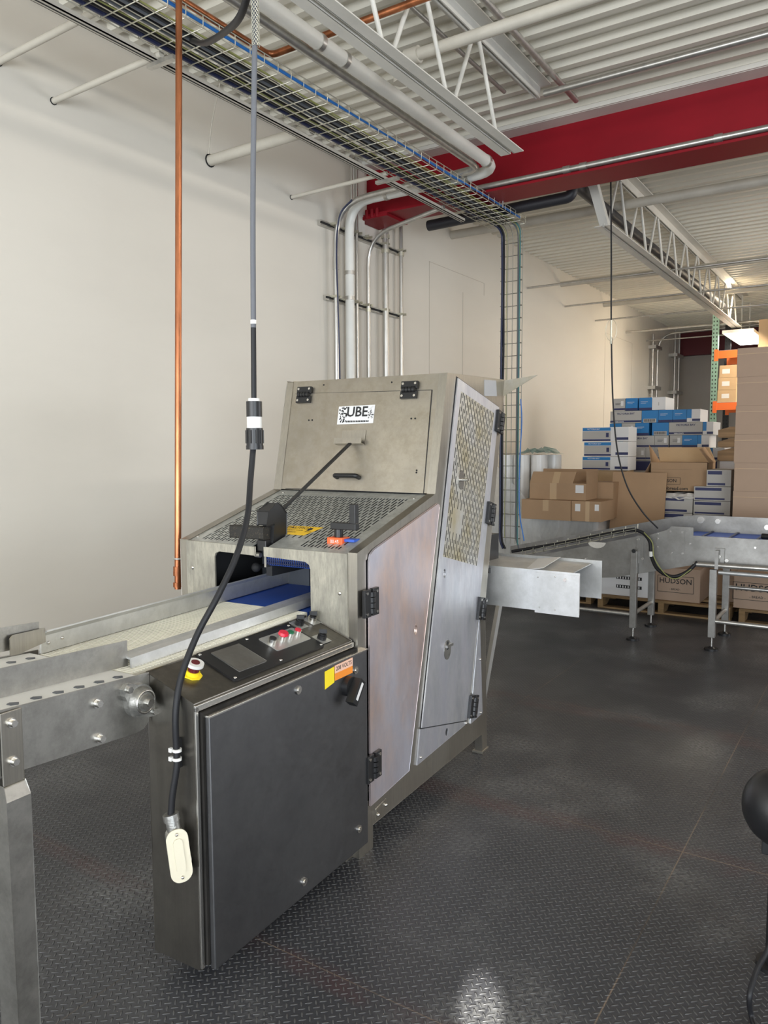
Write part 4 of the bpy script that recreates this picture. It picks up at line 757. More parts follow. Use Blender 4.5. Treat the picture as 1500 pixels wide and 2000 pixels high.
# ================================================================== TAKE-AWAY CONVEYOR (right, behind)
Tc = empty('takeaway_conveyor', (-1.4, 6.42, 0), 'grey inclined take-away conveyor with a blue belt crossing behind the slicer', 'conveyor')
fpP = [(-2.62, 0.40), (-2.62, 0.585), (-1.60, 0.848), (-1.56, 0.85), (-1.42, 0.900), (-1.40, 0.925), (-1.235, 0.925), (-1.235, 0.862), (1.2, 0.862), (1.2, 0.645), (-1.22, 0.637), (-1.83, 0.485)]
MB().prism([(x, 6.195, z) for x, z in fpP], (0, 0.006, 0)).part('front_side_plate', 'plate2', Tc, bevel=0.001)
bpP = [(-2.95, 0.45), (-2.95, 0.615), (-1.45, 0.965), (-1.30, 0.982), (1.2, 0.982), (1.2, 0.70), (-1.3, 0.70), (-2.0, 0.52)]
MB().prism([(x, 6.65, z) for x, z in bpP], (0, 0.006, 0)).part('back_side_plate', 'plate2', Tc, bevel=0.001)
MB().box(-1.30, 1.2, 6.202, 6.648, 0.83, 0.85).prism([(-2.7, 6.202, 0.53), (-1.30, 6.202, 0.85), (-1.30, 6.202, 0.83), (-2.7, 6.202, 0.51)], (0, 0.446, 0)).part('blue_belt', 'bluebelt', Tc)
m = MB()
for k in range(8): m.box(-1.18 + k * .19, -1.165 + k * .19, 6.22, 6.63, 0.85, 0.862)
m.part('belt_cleat', 'navy', Tc)
MB().prism([(x, 6.190, z) for x, z in rrect(-1.36, 0.805, 0.065, 0.10, 0.006)], (0, 0.005, 0)).part('cover_plate', 'plate2', Tc, bevel=0.001)
for x, z in ((-1.405, 0.885), (-1.315, 0.885), (-1.39, 0.72), (-1.31, 0.72), (-1.50, 0.86), (-1.50, 0.82), (-1.50, 0.755), (-1.49, 0.60), (-1.255, 0.80), (-1.02, 0.74), (-0.80, 0.80), (-2.07, 0.62)):
    MB().cyl((x, 6.195, z), (x, 6.182, z), 0.008, 0, 8).part('bolt', 'bolt', Tc)
for x, zt_, ft in ((-1.665, 0.72, 0.085), (-1.075, 0.62, 0.085)):
    for yy in (6.16, 6.72):
        lgm = MB().box(x - 0.025, x + 0.025, yy - 0.025, yy + 0.025, 0.10, zt_ if yy < 6.5 else 0.60).part('leg', 'plate2', Tc, bevel=0.002)
        MB().cyl((x, yy, 0.10), (x, yy, 0.03), 0.008, 1, 8).cyl((x, yy, 0.0), (x, yy, 0.016), 0.050, 0, 20).cyl((x, yy, 0.016), (x, yy, 0.03), 0.030, 0, 16, 0.015).part('levelling_foot', ['black', 'bolt'], lgm)
    MB().cyl((x, 6.18, 0.21), (x, 6.70, 0.21), 0.016, 0, 12).part('stretcher', 'emt', Tc)
MB().cyl((-1.69, 6.16, 0.205), (-2.70, 6.16, 0.205), 0.016, 0, 12).part('rail_tube', 'emt', Tc)
MB().cyl((-1.05, 6.16, 0.225), (1.2, 6.16, 0.225), 0.016, 0, 12).part('rail_tube', 'emt', Tc)
MB().cyl((-1.05, 6.72, 0.40), (1.2, 6.72, 0.40), 0.016, 0, 12).part('rail_tube', 'emt', Tc)
MB().cyl((-1.21, 6.12, 0.655), (1.2, 6.12, 0.675), 0.019, 0, 14).part('rail_tube', 'emt', Tc)
MB().cyl((-1.04, 6.16, 0.60), (1.2, 6.16, 0.60), 0.016, 0, 14).part('rail_tube', 'alub', Tc)
MB().box(-1.075, -1.005, 6.17, 6.195, 0.66, 0.78).box(-1.06, -1.035, 6.10, 6.17, 0.63, 0.77).cyl((-1.045, 6.165, 0.72), (-1.045, 6.150, 0.72), 0.018, 1, 14).cyl((-0.99, 6.19, 0.69), (-0.99, 6.175, 0.69), 0.014, 1, 10).part('clamp_bracket', ['plate2', 'bolt'], Tc)
MB().box(-1.655, -1.60, 6.180, 6.195, 0.62, 0.84).cyl((-1.645, 6.17, 0.81), (-1.645, 6.18, 0.81), 0.010, 1).cyl((-1.605, 6.17, 0.66), (-1.605, 6.18, 0.66), 0.010, 1).cyl((-1.665, 6.13, 0.72), (-1.665, 6.137, 0.72), 0.016, 2).part('leg_clamp', ['plate2', 'bolt', 'black'], Tc)
m = MB(); m.prism([(-1.98 + 0.075 * math.cos(a), 6.188, 0.765 + 0.05 * math.sin(a)) for a in [math.pi + math.pi * k / 10 for k in range(11)]], (0, 0.006, 0)); m.part('slotted_bracket', 'bolt', Tc)
for x, z, r_ in ((-1.27, .945, .028), (-1.14, .94, .02), (-.78, .91, .02), (-.62, .91, .02)): MB().cyl((x, 6.635, z), (x, 6.65, z), r_, 0, 18).part('roller_bolt', 'bolt', Tc)
MB().cyl((-0.77, 6.30, 0.875), (-0.70, 6.28, 0.875), 0.022, 0, 14).cyl((-0.70, 6.28, 0.875), (-0.65, 6.27, 0.875), 0.020, 1, 14).cyl((-0.65, 6.27, 0.875), (-0.3, 6.25, 0.87), 0.010, 0, 8).part('sensor', ['black', 'white'], Tc)
# wire basket strip along the incline
m = MB()
for zo in (0.0, 0.05):
    m.tube([(-2.62, 6.18, 0.615 + zo), (-1.66, 6.18, 0.865 + zo)], 0.0025, 0, 6); m.tube([(-2.62, 6.13, 0.615 + zo * .6), (-1.66, 6.13, 0.865 + zo * .6)], 0.0025, 0, 6)
for k in range(11):
    x = -2.6 + k * .095; z = 0.62 + (x + 2.62) * .26; m.tube([(x, 6.18, z + .06), (x, 6.18, z - .01), (x, 6.12, z - .01), (x, 6.12, z + .04)], 0.0028, 0, 6)
m.thing('wire_basket_strip', 'wire', 'narrow wire basket carrying cables up the conveyor incline', 'cable tray')
pts = [at(1000, 1077, Y=6.15), at(1100, 1060, Y=6.15), at(1200, 1040, Y=6.15), at(1245, 1036, Y=6.15), at(1268, 1055, Y=6.14), at(1272, 1085, Y=6.12), at(1285, 1112, Y=6.08), at(1312, 1126, Y=6.06), at(1340, 1118, Y=6.08), at(1362, 1098, Y=6.12)]
m = MB(); m.tube(spline(pts, 6), 0.014, 0, 10); q = at(1272, 1082, Y=6.12); m.cyl(q - Vector((0, 0, .02)), q + Vector((0, 0, .02)), .018, 1, 12)
m.thing('conveyor_cable', ['cable', 'white'], 'thick black cable drooping in a loop in front of the take-away conveyor', 'cable')
pts = [at(1258, 1040, Y=6.13), at(1274, 1060, Y=6.11), at(1278, 1090, Y=6.09), at(1300, 1122, Y=6.05), at(1322, 1130, Y=6.04), at(1350, 1112, Y=6.07)]
MB().tube(spline(pts, 6), 0.004, 0, 8).thing('ground_wire', 'yg', 'thin yellow green wire following the drooping conveyor cable', 'wire')
hw = [at(1193, 352, Y=6.3), at(1194, 500, Y=6.3), at(1194, 640, Y=6.3), at(1197, 780, Y=6.3), at(1206, 880, Y=6.3), at(1225, 950, Y=6.3), at(1255, 1000, Y=6.3), at(1285, 1032, Y=6.35)]
HW = empty('hanging_cord', hw[2], 'long thin black cord hanging from the far joist down to the conveyor', 'cord')
MB().tube(spline(hw, 8), 0.0065, 0, 8).part('cord', 'cable', HW)
q = hw[2]; MB().tube([q + Vector((.045 * math.sin(2 * math.pi * k / 24), 0, .085 * math.cos(2 * math.pi * k / 24) - .02)) for k in range(25)], 0.0025, 0, 6).tube([q + Vector((0, 0, .06)), q + Vector((0, 0, -.13))], 0.009, 0, 8).part('strain_relief', 'wire', HW)
MB().tube(spline([(-2.64, 6.14, 1.95), (-2.62, 6.12, 1.75), (-2.64, 6.13, 1.4), (-2.645, 6.15, 1.0), (-2.60, 6.15, 0.74)], 6), 0.005, 0, 8).thing('network_cable', 'bluec', 'loose bright blue cable bowing away from the tray drop', 'cable')

# ================================================================== STORED GOODS
def pallet(x0, x1, y0, y1, label):
    o = empty('pallet', ((x0 + x1) / 2, (y0 + y1) / 2, 0), label, 'pallet', 'wooden pallets under the stored goods')
    for k in range(5):
        a = y0 + (y1 - y0 - 0.1) * k / 4; MB().box(x0, x1, a, a + 0.1, 0.105, 0.125).part('top_board', 'wood', o)
    for k in range(3):
        a = x0 + (x1 - x0 - 0.05) * k / 2; MB().prism([(a, y0, 0.105), (a, y0 + 0.0, 0.015), (a, y0 + .15, 0.015), (a, y0 + .2, 0.05), (a, y0 + .35, 0.05), (a, y0 + .4, 0.015), (a, y1, 0.015), (a, y1, 0.105)], (0.05, 0, 0)).part('stringer', 'wood', o)
    for a in (y0, y1 - 0.1): MB().box(x0, x1, a, a + 0.1, 0.0, 0.015).part('bottom_board', 'wood', o)
    return o
pallet(-2.30, -1.12, 7.25, 8.35, 'pallet under the open HUDSON stack behind the conveyor legs')
pallet(-1.05, 0.1, 7.25, 8.35, 'pallet under the tall pinkish stack of cartons at the right')
pallet(-3.55, -2.40, 7.35, 8.45, 'pallet under the wrapped load against the wall')
pallet(-2.9, -1.45, 8.75, 9.65, 'pallet under the blue and white carton pile')
# brown cartons with printing
def carton(x0, x1, y0, y1, z0, z1, label, mt='card', group=None, logo=None, tape=False, lab=False, name='carton', crease=False, ls=1.0):
    m = MB(); m.box(x0, x1, y0, y1, z0, z1); mats = [mt, 'ink', 'tape', 'cwhite']; cx, cz = (x0 + x1) / 2, (z0 + z1) / 2; f = y0 - 0.0015
    if tape: m.box(cx - .03, cx + .03, y0 - .001, y0, z0 + (z1 - z0) * .45, z1, 2); m.box(cx - .03, cx + .03, y0, y1, z1, z1 + .001, 2)
    if lab: m.box(x1, x1 + .001, y0 + .06, y0 + .14, cz - .0, cz + .09, 3); m.box(x1 - .10, x1 - .03, f, y0, cz - .01, cz + .07, 3)
    if logo == 'hudson':
        m.text('HUDSON', (cx, f, cz + .03), (1, 0, 0), (0, 0, 1), .085 * ls, 1, .012); m.text('- BREAD -', (cx, f, cz - .045), (1, 0, 0), (0, 0, 1), .030 * ls, 1, .01)
        w2 = .20 * ls
        for a, b_, c_, e in ((cx - w2, cx + w2, cz + .075, cz + .079), (cx - w2, cx + w2, cz - .075, cz - .071), (cx - w2, cx - w2 + .004, cz - .075, cz + .079), (cx + w2 - .004, cx + w2, cz - .075, cz + .079)): m.box(a, b_, f, y0, c_, e, 1)
    if crease: m.box(x0 - .001, x1, y0 - .004, y0 + .01, z1 - .055, z1 - .050, 2); m.box(x0 - .004, x0, y0 + .02, y0 + .03, z1 - .08, z1, 1)
    return m.thing(name, mats, label, 'box', group)
carton(-1.81, -1.385, 7.30, 7.75, 0.127, 0.43, 'brown HUDSON carton on the pallet between the conveyor legs', 'card3', 'HUDSON cartons on pallets', 'hudson', ls=0.8)
carton(-1.10, -0.72, 7.28, 7.75, 0.127, 0.43, 'brown HUDSON carton on the pallet at the right edge', 'card3', 'HUDSON cartons on pallets', 'hudson')
m = MB(); m.box(-2.28, -1.83, 7.30, 7.75, 0.127, 0.43)
for k in range(2):
    m.box(-2.14, -1.90, 7.298, 7.30, 0.20 + k * .085, 0.23 + k * .085, 1)
    for j_ in range(9): m.box(-2.13 + j_ * .025, -2.12 + j_ * .025, 7.296, 7.298, 0.205 + k * .085, 0.225 + k * .085, 0)
m.thing('carton', ['cwhite', 'ink'], 'white carton with black print under the conveyor incline', 'box')
# grey/white wrapped cartons
def wcarton(x0, x1, y0, y1, z0, z1, style, label, group):
    m = MB(); mats = ['cwhite', 'cblue', 'cnavy', 'cgrey', 'ink']; h_ = z1 - z0; f = y0 - .0012
    fx1 = x1
    if style == 'grey':
        m.box(x0, x1, y0, y1, z0, z1, 3); m.box(x0, x1, f, y0, z0 + .01, z0 + h_ * .22, 2)
        if x1 - x0 > .3: m.text('VICTORIA BAY', (x0 + (x1 - x0) * .5, f - .0006, z0 + h_ * .78), (1, 0, 0), (0, 0, 1), h_ * .22, 2, .02); m.text('VBBN15X475', (x0 + (x1 - x0) * .3, f - .0016, z0 + h_ * .12), (1, 0, 0), (0, 0, 1), h_ * .13, 0, .02)
        else: m.box(x0 + .03, x0 + .09, f, y0, z0 + h_ * .6, z0 + h_ * .63, 4); m.box(x0 + .03, x0 + .08, f, y0, z0 + h_ * .5, z0 + h_ * .53, 4); m.box(x1 - .05, x1 - .02, f, y0, z0 + h_ * .4, z0 + h_ * .8, 0)
    elif style == 'blue':
        m.box(x0, x1, y0, y1, z0, z1, 1); m.box(x0, x1, f, y0, z0, z0 + h_ * .2, 2); m.box(x0 + .02, x0 + .10, f, y0, z0 + h_ * .66, z0 + h_ * .69, 0); m.box(x0 + .02, x0 + .08, f, y0, z0 + h_ * .56, z0 + h_ * .58, 0)
    elif style == 'bluebar':
        m.box(x0, x1, y0, y1, z0, z1, 1); m.box(x0 + .02, x1 - .02, f, y0, z0, z0 + h_ * .32, 3)
        for k in range(10): m.box(x0 + .03 + k * (x1 - x0 - .06) / 10, x0 + .03 + (k + .5) * (x1 - x0 - .06) / 10, f - .001, f, z0 + .01, z0 + h_ * .28, 4)
    elif style == 'white':
        m.box(x0, x1, y0, y1, z0, z1, 0); m.box(x0, x0 + (x1 - x0) * .35, f, y0, z0 + h_ * .3, z1, 1); m.box(x0 + (x1 - x0) * .4, x1, f, y0, z0 + h_ * .06, z0 + h_ * .24, 2)
    elif style == 'plainwhite':
        m.box(x0, x1, y0, y1, z0, z1, 0); m.box(x0 + (x1 - x0) * .47, x0 + (x1 - x0) * .53, f, y0, z0 + h_ * .35, z0 + h_ * .6, 3)
    elif style == 'banded':
        xs_ = x0 + (x1 - x0) * .62
        m.box(x0, x1, y0, y1, z0, z1, 0); m.box(x0 + .005, xs_, f, y0, z1 - h_ * .25, z1 - .005, 1); m.box(x0 + .005, xs_, f, y0, z0 + .006, z0 + h_ * .16, 2); m.box(x0 + .005, xs_, f, y0, z0 + h_ * .18, z1 - h_ * .27, 3)
        m.text('VICTORIA BAY', ((x0 + xs_) / 2 - .03, f - .0006, z1 - h_ * .135), (1, 0, 0), (0, 0, 1), h_ * .14, 0, .01); m.box(xs_ - .05, xs_ - .02, f - .001, f, z0 + h_ * .3, z0 + h_ * .6, 2); m.box(xs_ + .05, x1, f, y0, z0 + h_ * .1, z0 + h_ * .28, 2)
    elif style == 'greyband':
        m.box(x0, x1, y0, y1, z0, z1, 3); m.box(x0 + .01, x1 - .08, f, y0, z1 - h_ * .28, z1 - .01, 2); m.box(x0 + .01, x1 - .05, f, y0, z0 + .01, z0 + h_ * .2, 2)
    return m.thing('carton', mats, label, 'box', group, bevel=.004)
gB = 'blue and white cartons in the big pile'
def XP(p, Y): return at(1180 + p / 5.77, 860, Y=Y).x
rows = [
 (1.953, 2.095, [(90, 228, 'grey', 'grey carton at the top left of the blue and white pile'), (232, 368, 'blue', 'blue carton second on the top tier of the pile'), (382, 528, 'blue', 'blue carton on the top tier just left of the plain white one'), (530, 680, 'plainwhite', 'plain white carton on the top tier of the blue pile')]),
 (1.812, 1.950, [(64, 414, 'grey', 'long grey carton at the left end of the second tier'), (417, 602, 'bluebar', 'blue carton with barcode strip on the second tier'), (605, 765, 'blue', 'blue carton right of the barcode one on the second tier'), (768, 922, 'blue', 'blue carton left of the white end carton on the second tier'), (925, 1075, 'white', 'white carton ending the second tier at the right')]),
 (1.668, 1.809, [(60, 192, 'blue', 'blue carton starting the third tier behind the left stack'), (196, 344, 'grey', 'small grey carton on the third tier'), (347, 500, 'blue', 'blue carton beside the small grey one on the third tier'), (536, 724, 'bluebar', 'blue carton with barcode strip on the third tier'), (727, 1105, 'grey', 'long grey carton on the third tier at right'), (1108, 1225, 'white', 'white and blue carton ending the third tier')]),
 (1.527, 1.665, [(150, 213, 'blue', 'narrow blue carton end on the fourth tier'), (216, 566, 'grey', 'long grey carton on the fourth tier behind the open box'), (569, 726, 'grey', 'small grey carton in the middle of the fourth tier'), (740, 878, 'grey', 'grey carton turned on end in the fourth tier'), (881, 1048, 'blue', 'blue carton near the right end of the fourth tier'), (1051, 1180, 'white', 'white carton ending the fourth tier')]),
 (1.388, 1.524, [(280, 470, 'grey', 'grey carton peeking out left of the open box'), (473, 945, 'grey', 'long grey carton hidden behind the open box'), (948, 1158, 'blue', 'blue carton right of the open box, fifth tier'), (1161, 1355, 'white', 'white wrapped carton at the right end of the fifth tier')])]
for z0, z1, cs in rows:
    for a, b_, st, lab in cs: wcarton(XP(a, 9.0), XP(b_, 9.0), 9.0, 9.42, z0, z1, st, lab, gB)
for k in range(3):
    for j_ in range(2): wcarton(-2.72 + j_ * .615, -2.11 + j_ * .615, 9.02, 9.42, 0.127 + k * .42, 0.127 + k * .42 + .417, 'greyband', 'large grey carton under the blue and white pile, ' + ('left', 'right')[j_] + ' column, ' + ('bottom', 'middle', 'upper')[k] + ' one', gB)
for k, (z0, z1, lb) in enumerate(((1.285, 1.432, 'lowest'), (1.437, 1.595, 'middle'), (1.600, 1.755, 'top'))):
    wcarton(-2.88 + (0.005, 0.02, 0)[k], -2.37, 8.42, 8.74, z0, z1, 'banded', lb + ' white carton with blue band in the short stack by the wall', 'white banded cartons by the wall')
carton(-2.87, -2.39, 8.46, 8.73, 0.0, 1.282, 'tall plain carton carrying the short stack of white banded cartons', 'card2')
for x0, x1, z0, z1, lab in ((-1.56, -1.235, 0.89, 1.022, 'grey banded carton, lower one left of the tall pinkish stack'), (-1.56, -1.235, 1.026, 1.16, 'grey banded carton, upper one left of the tall pinkish stack'), (-1.45, -1.235, 1.165, 1.32, 'grey carton topping the wrapped ones beside the tall stack'), (-1.88, -1.57, 0.90, 1.06, 'white topped grey carton below the open box'), (-1.88, -1.57, 0.74, 0.896, 'grey carton second below the open box'), (-1.56, -1.235, 0.74, 0.887, 'grey carton at the bottom of the wrapped pair, above the belt'), (-1.88, -1.235, 0.435, 0.737, 'wide grey carton hidden behind the take-away belt')):
    wcarton(x0, x1, 7.80, 8.25, z0, z1, 'greyband', lab, 'grey wrapped cartons behind the conveyor')
carton(-1.88, -1.235, 7.80, 8.25, 0.127, 0.433, 'large brown carton at the bottom behind the HUDSON carton', 'card', 'plain brown cartons')
m = MB(); r3 = random.Random(5); pts = [[(lerp(-1.9, -1.56, i / 10), lerp(7.78, 8.2, j_ / 5), 1.075 + .018 * r3.random() - (.05 if j_ == 0 else 0)) for i in range(11)] for j_ in range(6)]
for j_ in range(5):
    for i in range(10): m.quad(pts[j_][i], pts[j_][i + 1], pts[j_ + 1][i + 1], pts[j_ + 1][i])
m.thing('crumpled_film', 'wrapw', 'crumpled white film lying on the carton under the open box', 'film')
# open box
ob = empty('open_box', (-1.74, 8.1, 1.10), 'large open brown box with raised flaps and HUDSON print', 'box')
x0, x1, y0, y1, z0, z1 = -2.0, -1.46, 7.90, 8.28, 1.10, 1.385
m = MB()
for a in ((x0, x1, y0, y0 + .006), (x0, x1, y1 - .006, y1), (x0, x0 + .006, y0, y1), (x1 - .006, x1, y0, y1)): m.box(*a, z0, z1)
m.box(x0, x1, y0, y1, z0, z0 + .006)
m.text('HUDSON', (x0 + .16, y0 - .002, z0 + .105), (1, 0, 0), (0, 0, 1), .045, 1, .01); m.text('hudsonbread.com', (x0 + .20, y0 - .002, z0 + .03), (1, 0, 0), (0, 0, 1), .045, 1, .02)
for a, b_, c_, e in ((x0 + .03, x0 + .29, .135, .138), (x0 + .03, x0 + .29, .07, .073), (x0 + .03, x0 + .033, .07, .138), (x0 + .287, x0 + .29, .07, .138), (x0, x0 + .4, .218, .219)): m.box(a, b_, y0 - .0015, y0, z0 + c_, z0 + e, 1)
m.part('box_body', ['card', 'ink'], ob)
MB().prism([(x0, y1, z1), (x1 + .0, y1, z1), (x1 - .08, y1 + .10, z1 + .145), (x0 - .05, y1 + .10, z1 + .145)], (0, .005, .003)).part('flap', 'card2', ob, 'pale back flap leaning away')
MB().prism([(x0, y0 + .01, z1), (x0, y1 - .01, z1), (x0 - .07, y1 - .05, z1 + .13), (x0 - .05, y0 + .12, z1 + .17)], (.005, 0, 0)).part('flap', 'card', ob)
MB().prism([(x1, y0 + .01, z1), (x1, y1 - .01, z1), (x1 - .10, y1 - .05, z1 + .15), (x1 - .11, y0 + .12, z1 + .13)], (.005, 0, 0)).part('flap', 'card', ob)
MB().prism([(x0, y0, z1), (x0 - .0, y0, z1 - .0), (x0 - .085, y0 - .03, z1 - .17), (x0 - .06, y0 + .15, z1 - .17), (x0, y0 + .3, z1)], (.004, 0, 0)).part('flap', 'card', ob)
# board
MB().prism([(-2.335, 7.60, 0.127), (-1.81, 7.60, 0.127), (-1.81, 7.78, 1.285), (-2.335, 7.78, 1.29)], (0, .012, 0)).thing('cardboard_sheet', 'card', 'large flat brown cardboard sheet leaning in front of the open box', 'cardboard')
# tan cartons on wrapped load
tc = empty('opened_carton', (-2.73, 7.4, 1.02), 'brown taped carton with one flap standing up, upper one on the wrapped load', 'box')
MB().box(-2.99, -2.42, 7.2, 7.55, 1.03, 1.19).box(-2.78, -2.71, 7.199, 7.2, 1.03, 1.19, 1).box(-2.52, -2.44, 7.198, 7.2, 1.10, 1.175, 2).part('box_body', ['card', 'tape', 'cwhite'], tc)
MB().prism([(-2.99, 7.2, 1.19), (-2.55, 7.2, 1.19), (-2.53, 7.24, 1.30), (-2.97, 7.24, 1.30)], (0, .005, 0)).prism([(-2.76, 7.198, 1.19), (-2.69, 7.198, 1.19), (-2.68, 7.238, 1.30), (-2.75, 7.238, 1.30)], (0, .001, 0), 1).part('flap', ['card', 'tape'], tc)
MB().prism([(-2.42, 7.22, 1.19), (-2.42, 7.55, 1.19), (-2.43, 7.55, 1.31), (-2.43, 7.24, 1.31)], (.005, 0, 0)).prism([(-2.99, 7.55, 1.19), (-2.42, 7.55, 1.19), (-2.42, 7.56, 1.32), (-2.99, 7.56, 1.32)], (0, .005, 0)).part('flap', 'card', tc)
carton(-3.04, -2.54, 7.12, 7.55, 0.835, 1.027, 'brown taped carton under the opened one on the wrapped load', 'card', 'plain brown cartons', None, True)
m = MB(); m.box(-2.535, -2.25, 7.14, 7.55, 0.835, 1.027); m.box(-2.40, -2.36, 7.139, 7.14, .835, 1.027, 1); m.box(-2.50, -2.45, 7.138, 7.14, 0.93, 1.0, 2); m.box(-2.31, -2.27, 7.138, 7.14, 0.94, 1.0, 2)
m.thing('carton', ['card', 'tape', 'cwhite'], 'brown carton with two white labels next to the cardboard sheet', 'box', 'plain brown cartons')
carton(-2.60, -2.27, 7.58, 7.9, 0.835, 1.19, 'plain brown carton standing behind the opened one on the wrapped load', 'card', 'plain brown cartons')
# wrapped load
wlod = empty('wrapped_load', (-2.95, 7.9, 0.127), 'pallet load wrapped in cloudy plastic film beside the tray drop', 'pallet load')
MB().box(-3.5, -2.38, 7.40, 8.35, 0.127, 0.828).part('wrapped_goods', 'cwhite', wlod, bevel=.02)
m = MB(); ptsw = []
for i in range(25):
    x = lerp(-3.53, -2.35, i / 24); top_ = 0.86 if x > -2.95 else lerp(1.45, 0.86, (x + 3.53) / .58); ptsw.append([(x, 7.385 - .012 * random.random() - (.05 if z_ == 0 else 0), lerp(0.14, top_, z_ / 6)) for z_ in range(7)])
for i in range(24):
    for j_ in range(6): m.quad(ptsw[i][j_], ptsw[i + 1][j_], ptsw[i + 1][j_ + 1], ptsw[i][j_ + 1])
m.part('film_skirt', 'wrap', wlod)
for k, (x, yy) in enumerate(((-3.42, 7.6), (-3.24, 7.58), (-3.06, 7.62), (-3.36, 7.82), (-3.18, 7.84), (-3.0, 7.86))):
    mm = MB(); mm.cyl((x, yy, 0.832), (x, yy, 1.46), .085, 0, 22); mm.cyl((x, yy, 1.455), (x, yy, 1.463), .03, 1, 14)
    mm.thing('film_roll', ['wrapw', 'card'], ('front row' if yy < 7.7 else 'back row') + ' upright white film roll on the wrapped load, ' + ('left', 'middle', 'right')[k % 3] + ' one', 'roll', 'film rolls on the wrapped load')
m = MB(); r4 = random.Random(9); gp = [[(-3.30 + i * .05, 7.52 + j_ * .07, 1.47 + .09 * r4.random() * math.sin(math.pi * i / 9)) for i in range(10)] for j_ in range(5)]
for j_ in range(4):
    for i in range(9): m.quad(gp[j_][i], gp[j_][i + 1], gp[j_ + 1][i + 1], gp[j_ + 1][i])
m.thing('plastic_bag', 'greenfilm', 'crumpled greenish plastic film on top of the white rolls', 'film')
# tall stack
for k in range(9):
    z0 = 0.127 + k * 0.2535
    carton(-1.17 + (0.0, .004, -.003)[k % 3], -0.35, 7.52, 8.2, z0, z0 + 0.2525, ('pinkish brown carton in the tall stack at the right edge, ' + ('lowest', 'second', 'third', 'fourth', 'fifth', 'sixth', 'seventh', 'eighth', 'topmost')[k] + ' from the floor'), 'card3', 'tall stack of pinkish cartons', crease=True)
# kraft bundles
for k, (z0, z1, lab) in enumerate(((1.39, 1.52, 'kraft paper bundle tied with string, lowest beside the blue pile'), (1.53, 1.62, 'kraft paper bundle in the middle beside the blue pile'), (1.63, 1.74, 'kraft paper bundle on top with pale string, beside the blue pile'))):
    m = MB(); x0 = -1.50; m.prism([(x, 8.6, z) for x, z in ((x0, z0 + .01), (x0 + .03, z0), (x0 + .45, z0), (x0 + .45, z1), (x0 + .12, z1), (x0, z1 - .03))], (0, .4, 0)); m.box(x0 + .20, x0 + .212, 8.597, 8.6, z0, z1, 1); m.thing('paper_bundle', ['kraft', 'cwhite'], lab, 'paper bundle', 'kraft paper bundles', bevel=.012)
wcarton(-1.48, -1.1, 8.62, 8.98, 0.9, 1.387, 'plainwhite', 'white carton holding up the kraft paper bundles', gB); wcarton(-1.48, -1.1, 8.62, 8.98, 0.0, 0.897, 'plainwhite', 'tall white carton at the floor under the kraft bundles', gB)
# rack
R = empty('pallet_rack', (-1.0, 13.5, 0), 'green and orange pallet rack at the far end of the room', 'rack')
for yy in (13.0, 14.1):
    m = MB(); m.box(-2.40, -2.31, yy, yy + .07, 0, 3.62)
    z = 0.1
    while z < 3.6: m.box(-2.385, -2.370, yy - .001, yy, z, z + .025, 1); m.box(-2.34, -2.325, yy - .001, yy, z, z + .025, 1); z += .06
    m.part('upright', ['rackgr' if yy < 13.5 else 'black', 'blackm'], R)
    MB().box(0.30, 0.39, yy, yy + .07, 0, 3.62).part('upright', 'rackgr', R)
    for z0 in (2.90, 2.10, 1.1): MB().box(-2.31, 0.30, yy, yy + .05, z0, z0 + .115).box(-2.36, -2.30, yy - .006, yy, z0 - .04, z0 + .14).part('load_beam', 'rackor', R)
for z0 in (3.0165, 2.2165, 1.2165): MB().box(-2.31, 0.30, 13.0, 14.15, z0, z0 + .004).part('rack_shelf', 'emt', R)
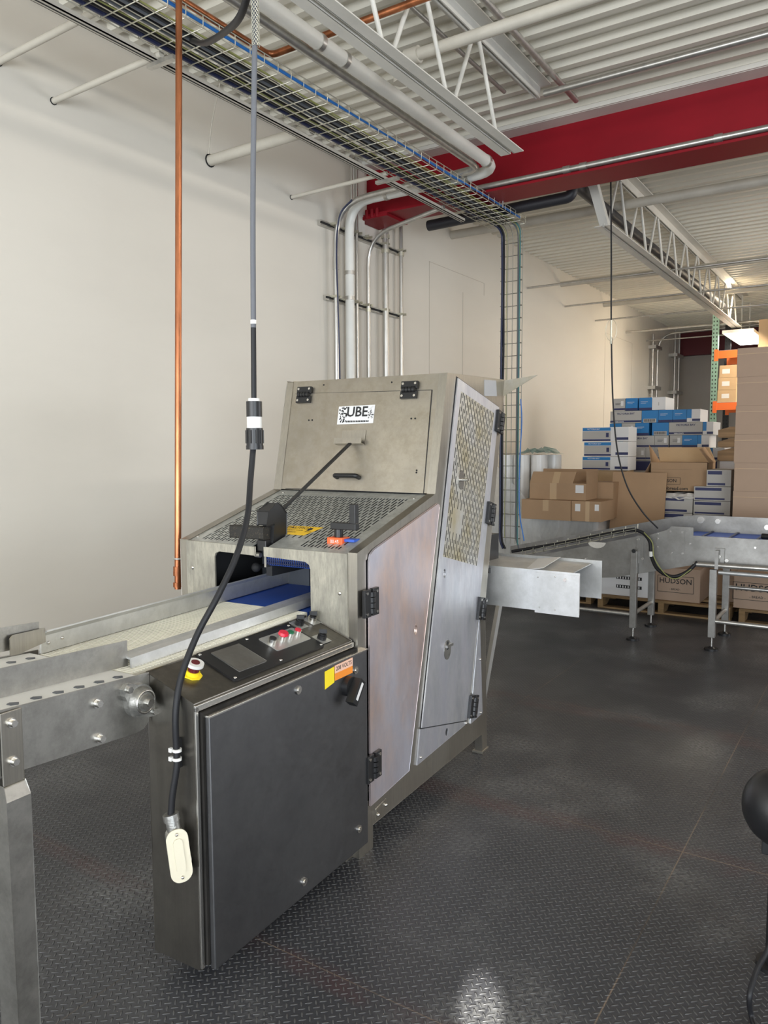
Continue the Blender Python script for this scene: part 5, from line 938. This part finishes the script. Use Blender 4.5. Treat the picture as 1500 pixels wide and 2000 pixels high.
for k in range(3):
    z0 = 2.222 + k * .19; m = MB(); m.box(-2.30 + .01 * k, -2.03, 13.02, 13.4, z0, z0 + .187); m.box(-2.24, -2.13, 13.018, 13.02, z0 + .06, z0 + .13, 1)
    m.thing('carton', ['card2', 'cwhite'], ('lowest', 'middle', 'top')[k] + ' yellowish carton with white label on the orange rack beam', 'box', 'labelled cartons on the rack')
MB().box(-1.75, -0.9, 13.05, 13.9, 3.022, 3.45).box(-1.60, -1.45, 13.047, 13.05, 3.03, 3.14, 1).thing('carton', ['card2', 'cwhite'], 'big tan carton on top of the rack behind the joist webs', 'box')

# ================================================================== BLACK HOUSING AT RIGHT EDGE
o = empty('pedestal_housing', (-0.21, 2.75, 0), 'black rounded machine housing at the right edge of the picture', 'machine')
q0 = at(1528, 1578, Y=2.45)
m = MB(); m.ball(q0, 0.115, 0, (0.95, 0.95, 1.0), 24, 16); m.part('housing', 'black', o)
m = MB(); cr = q0 + Vector((0.03, -0.03, 0)); m.tube([cr + Vector((.085 * math.cos(a) * .7, .085 * math.cos(a) * .7, .085 * math.sin(a))) + Vector((.062, -.062, 0)) for a in [2 * math.pi * k / 28 for k in range(29)]], 0.008, 0, 8); m.cyl(q0 + Vector((.06, -.06, 0)), q0 + Vector((.12, -.12, 0)), 0.035, 0, 20); m.part('front_ring', 'blackm', o)
m = MB(); m.box(q0.x - .05, q0.x + .05, q0.y - .012, q0.y + .012, q0.z - .15, q0.z - .09); m.part('bracket', 'blackm', o, bevel=.004)
MB().cyl((q0.x, q0.y, 0.012), (q0.x, q0.y, q0.z - .08), 0.03, 0, 16).cyl((q0.x, q0.y, 0), (q0.x, q0.y, 0.014), 0.055, 0, 20).part('pedestal', 'black', o)
MB().tube(spline([at(1520, 1800, Y=2.3), at(1500, 1855, Y=2.27), at(1478, 1895, Y=2.22), at(1464, 1945, Y=2.16), at(1468, 1985, Z=.012), at(1485, 2030, Z=.012)]), 0.0075).thing('floor_cord', 'cable', 'black cord curling on the floor at the lower right corner', 'cord')
MB().tube([q0 - Vector((0, 0, .08)), at(1520, 1800, Y=2.3)], 0.008).part('tail_cord', 'cable', o)
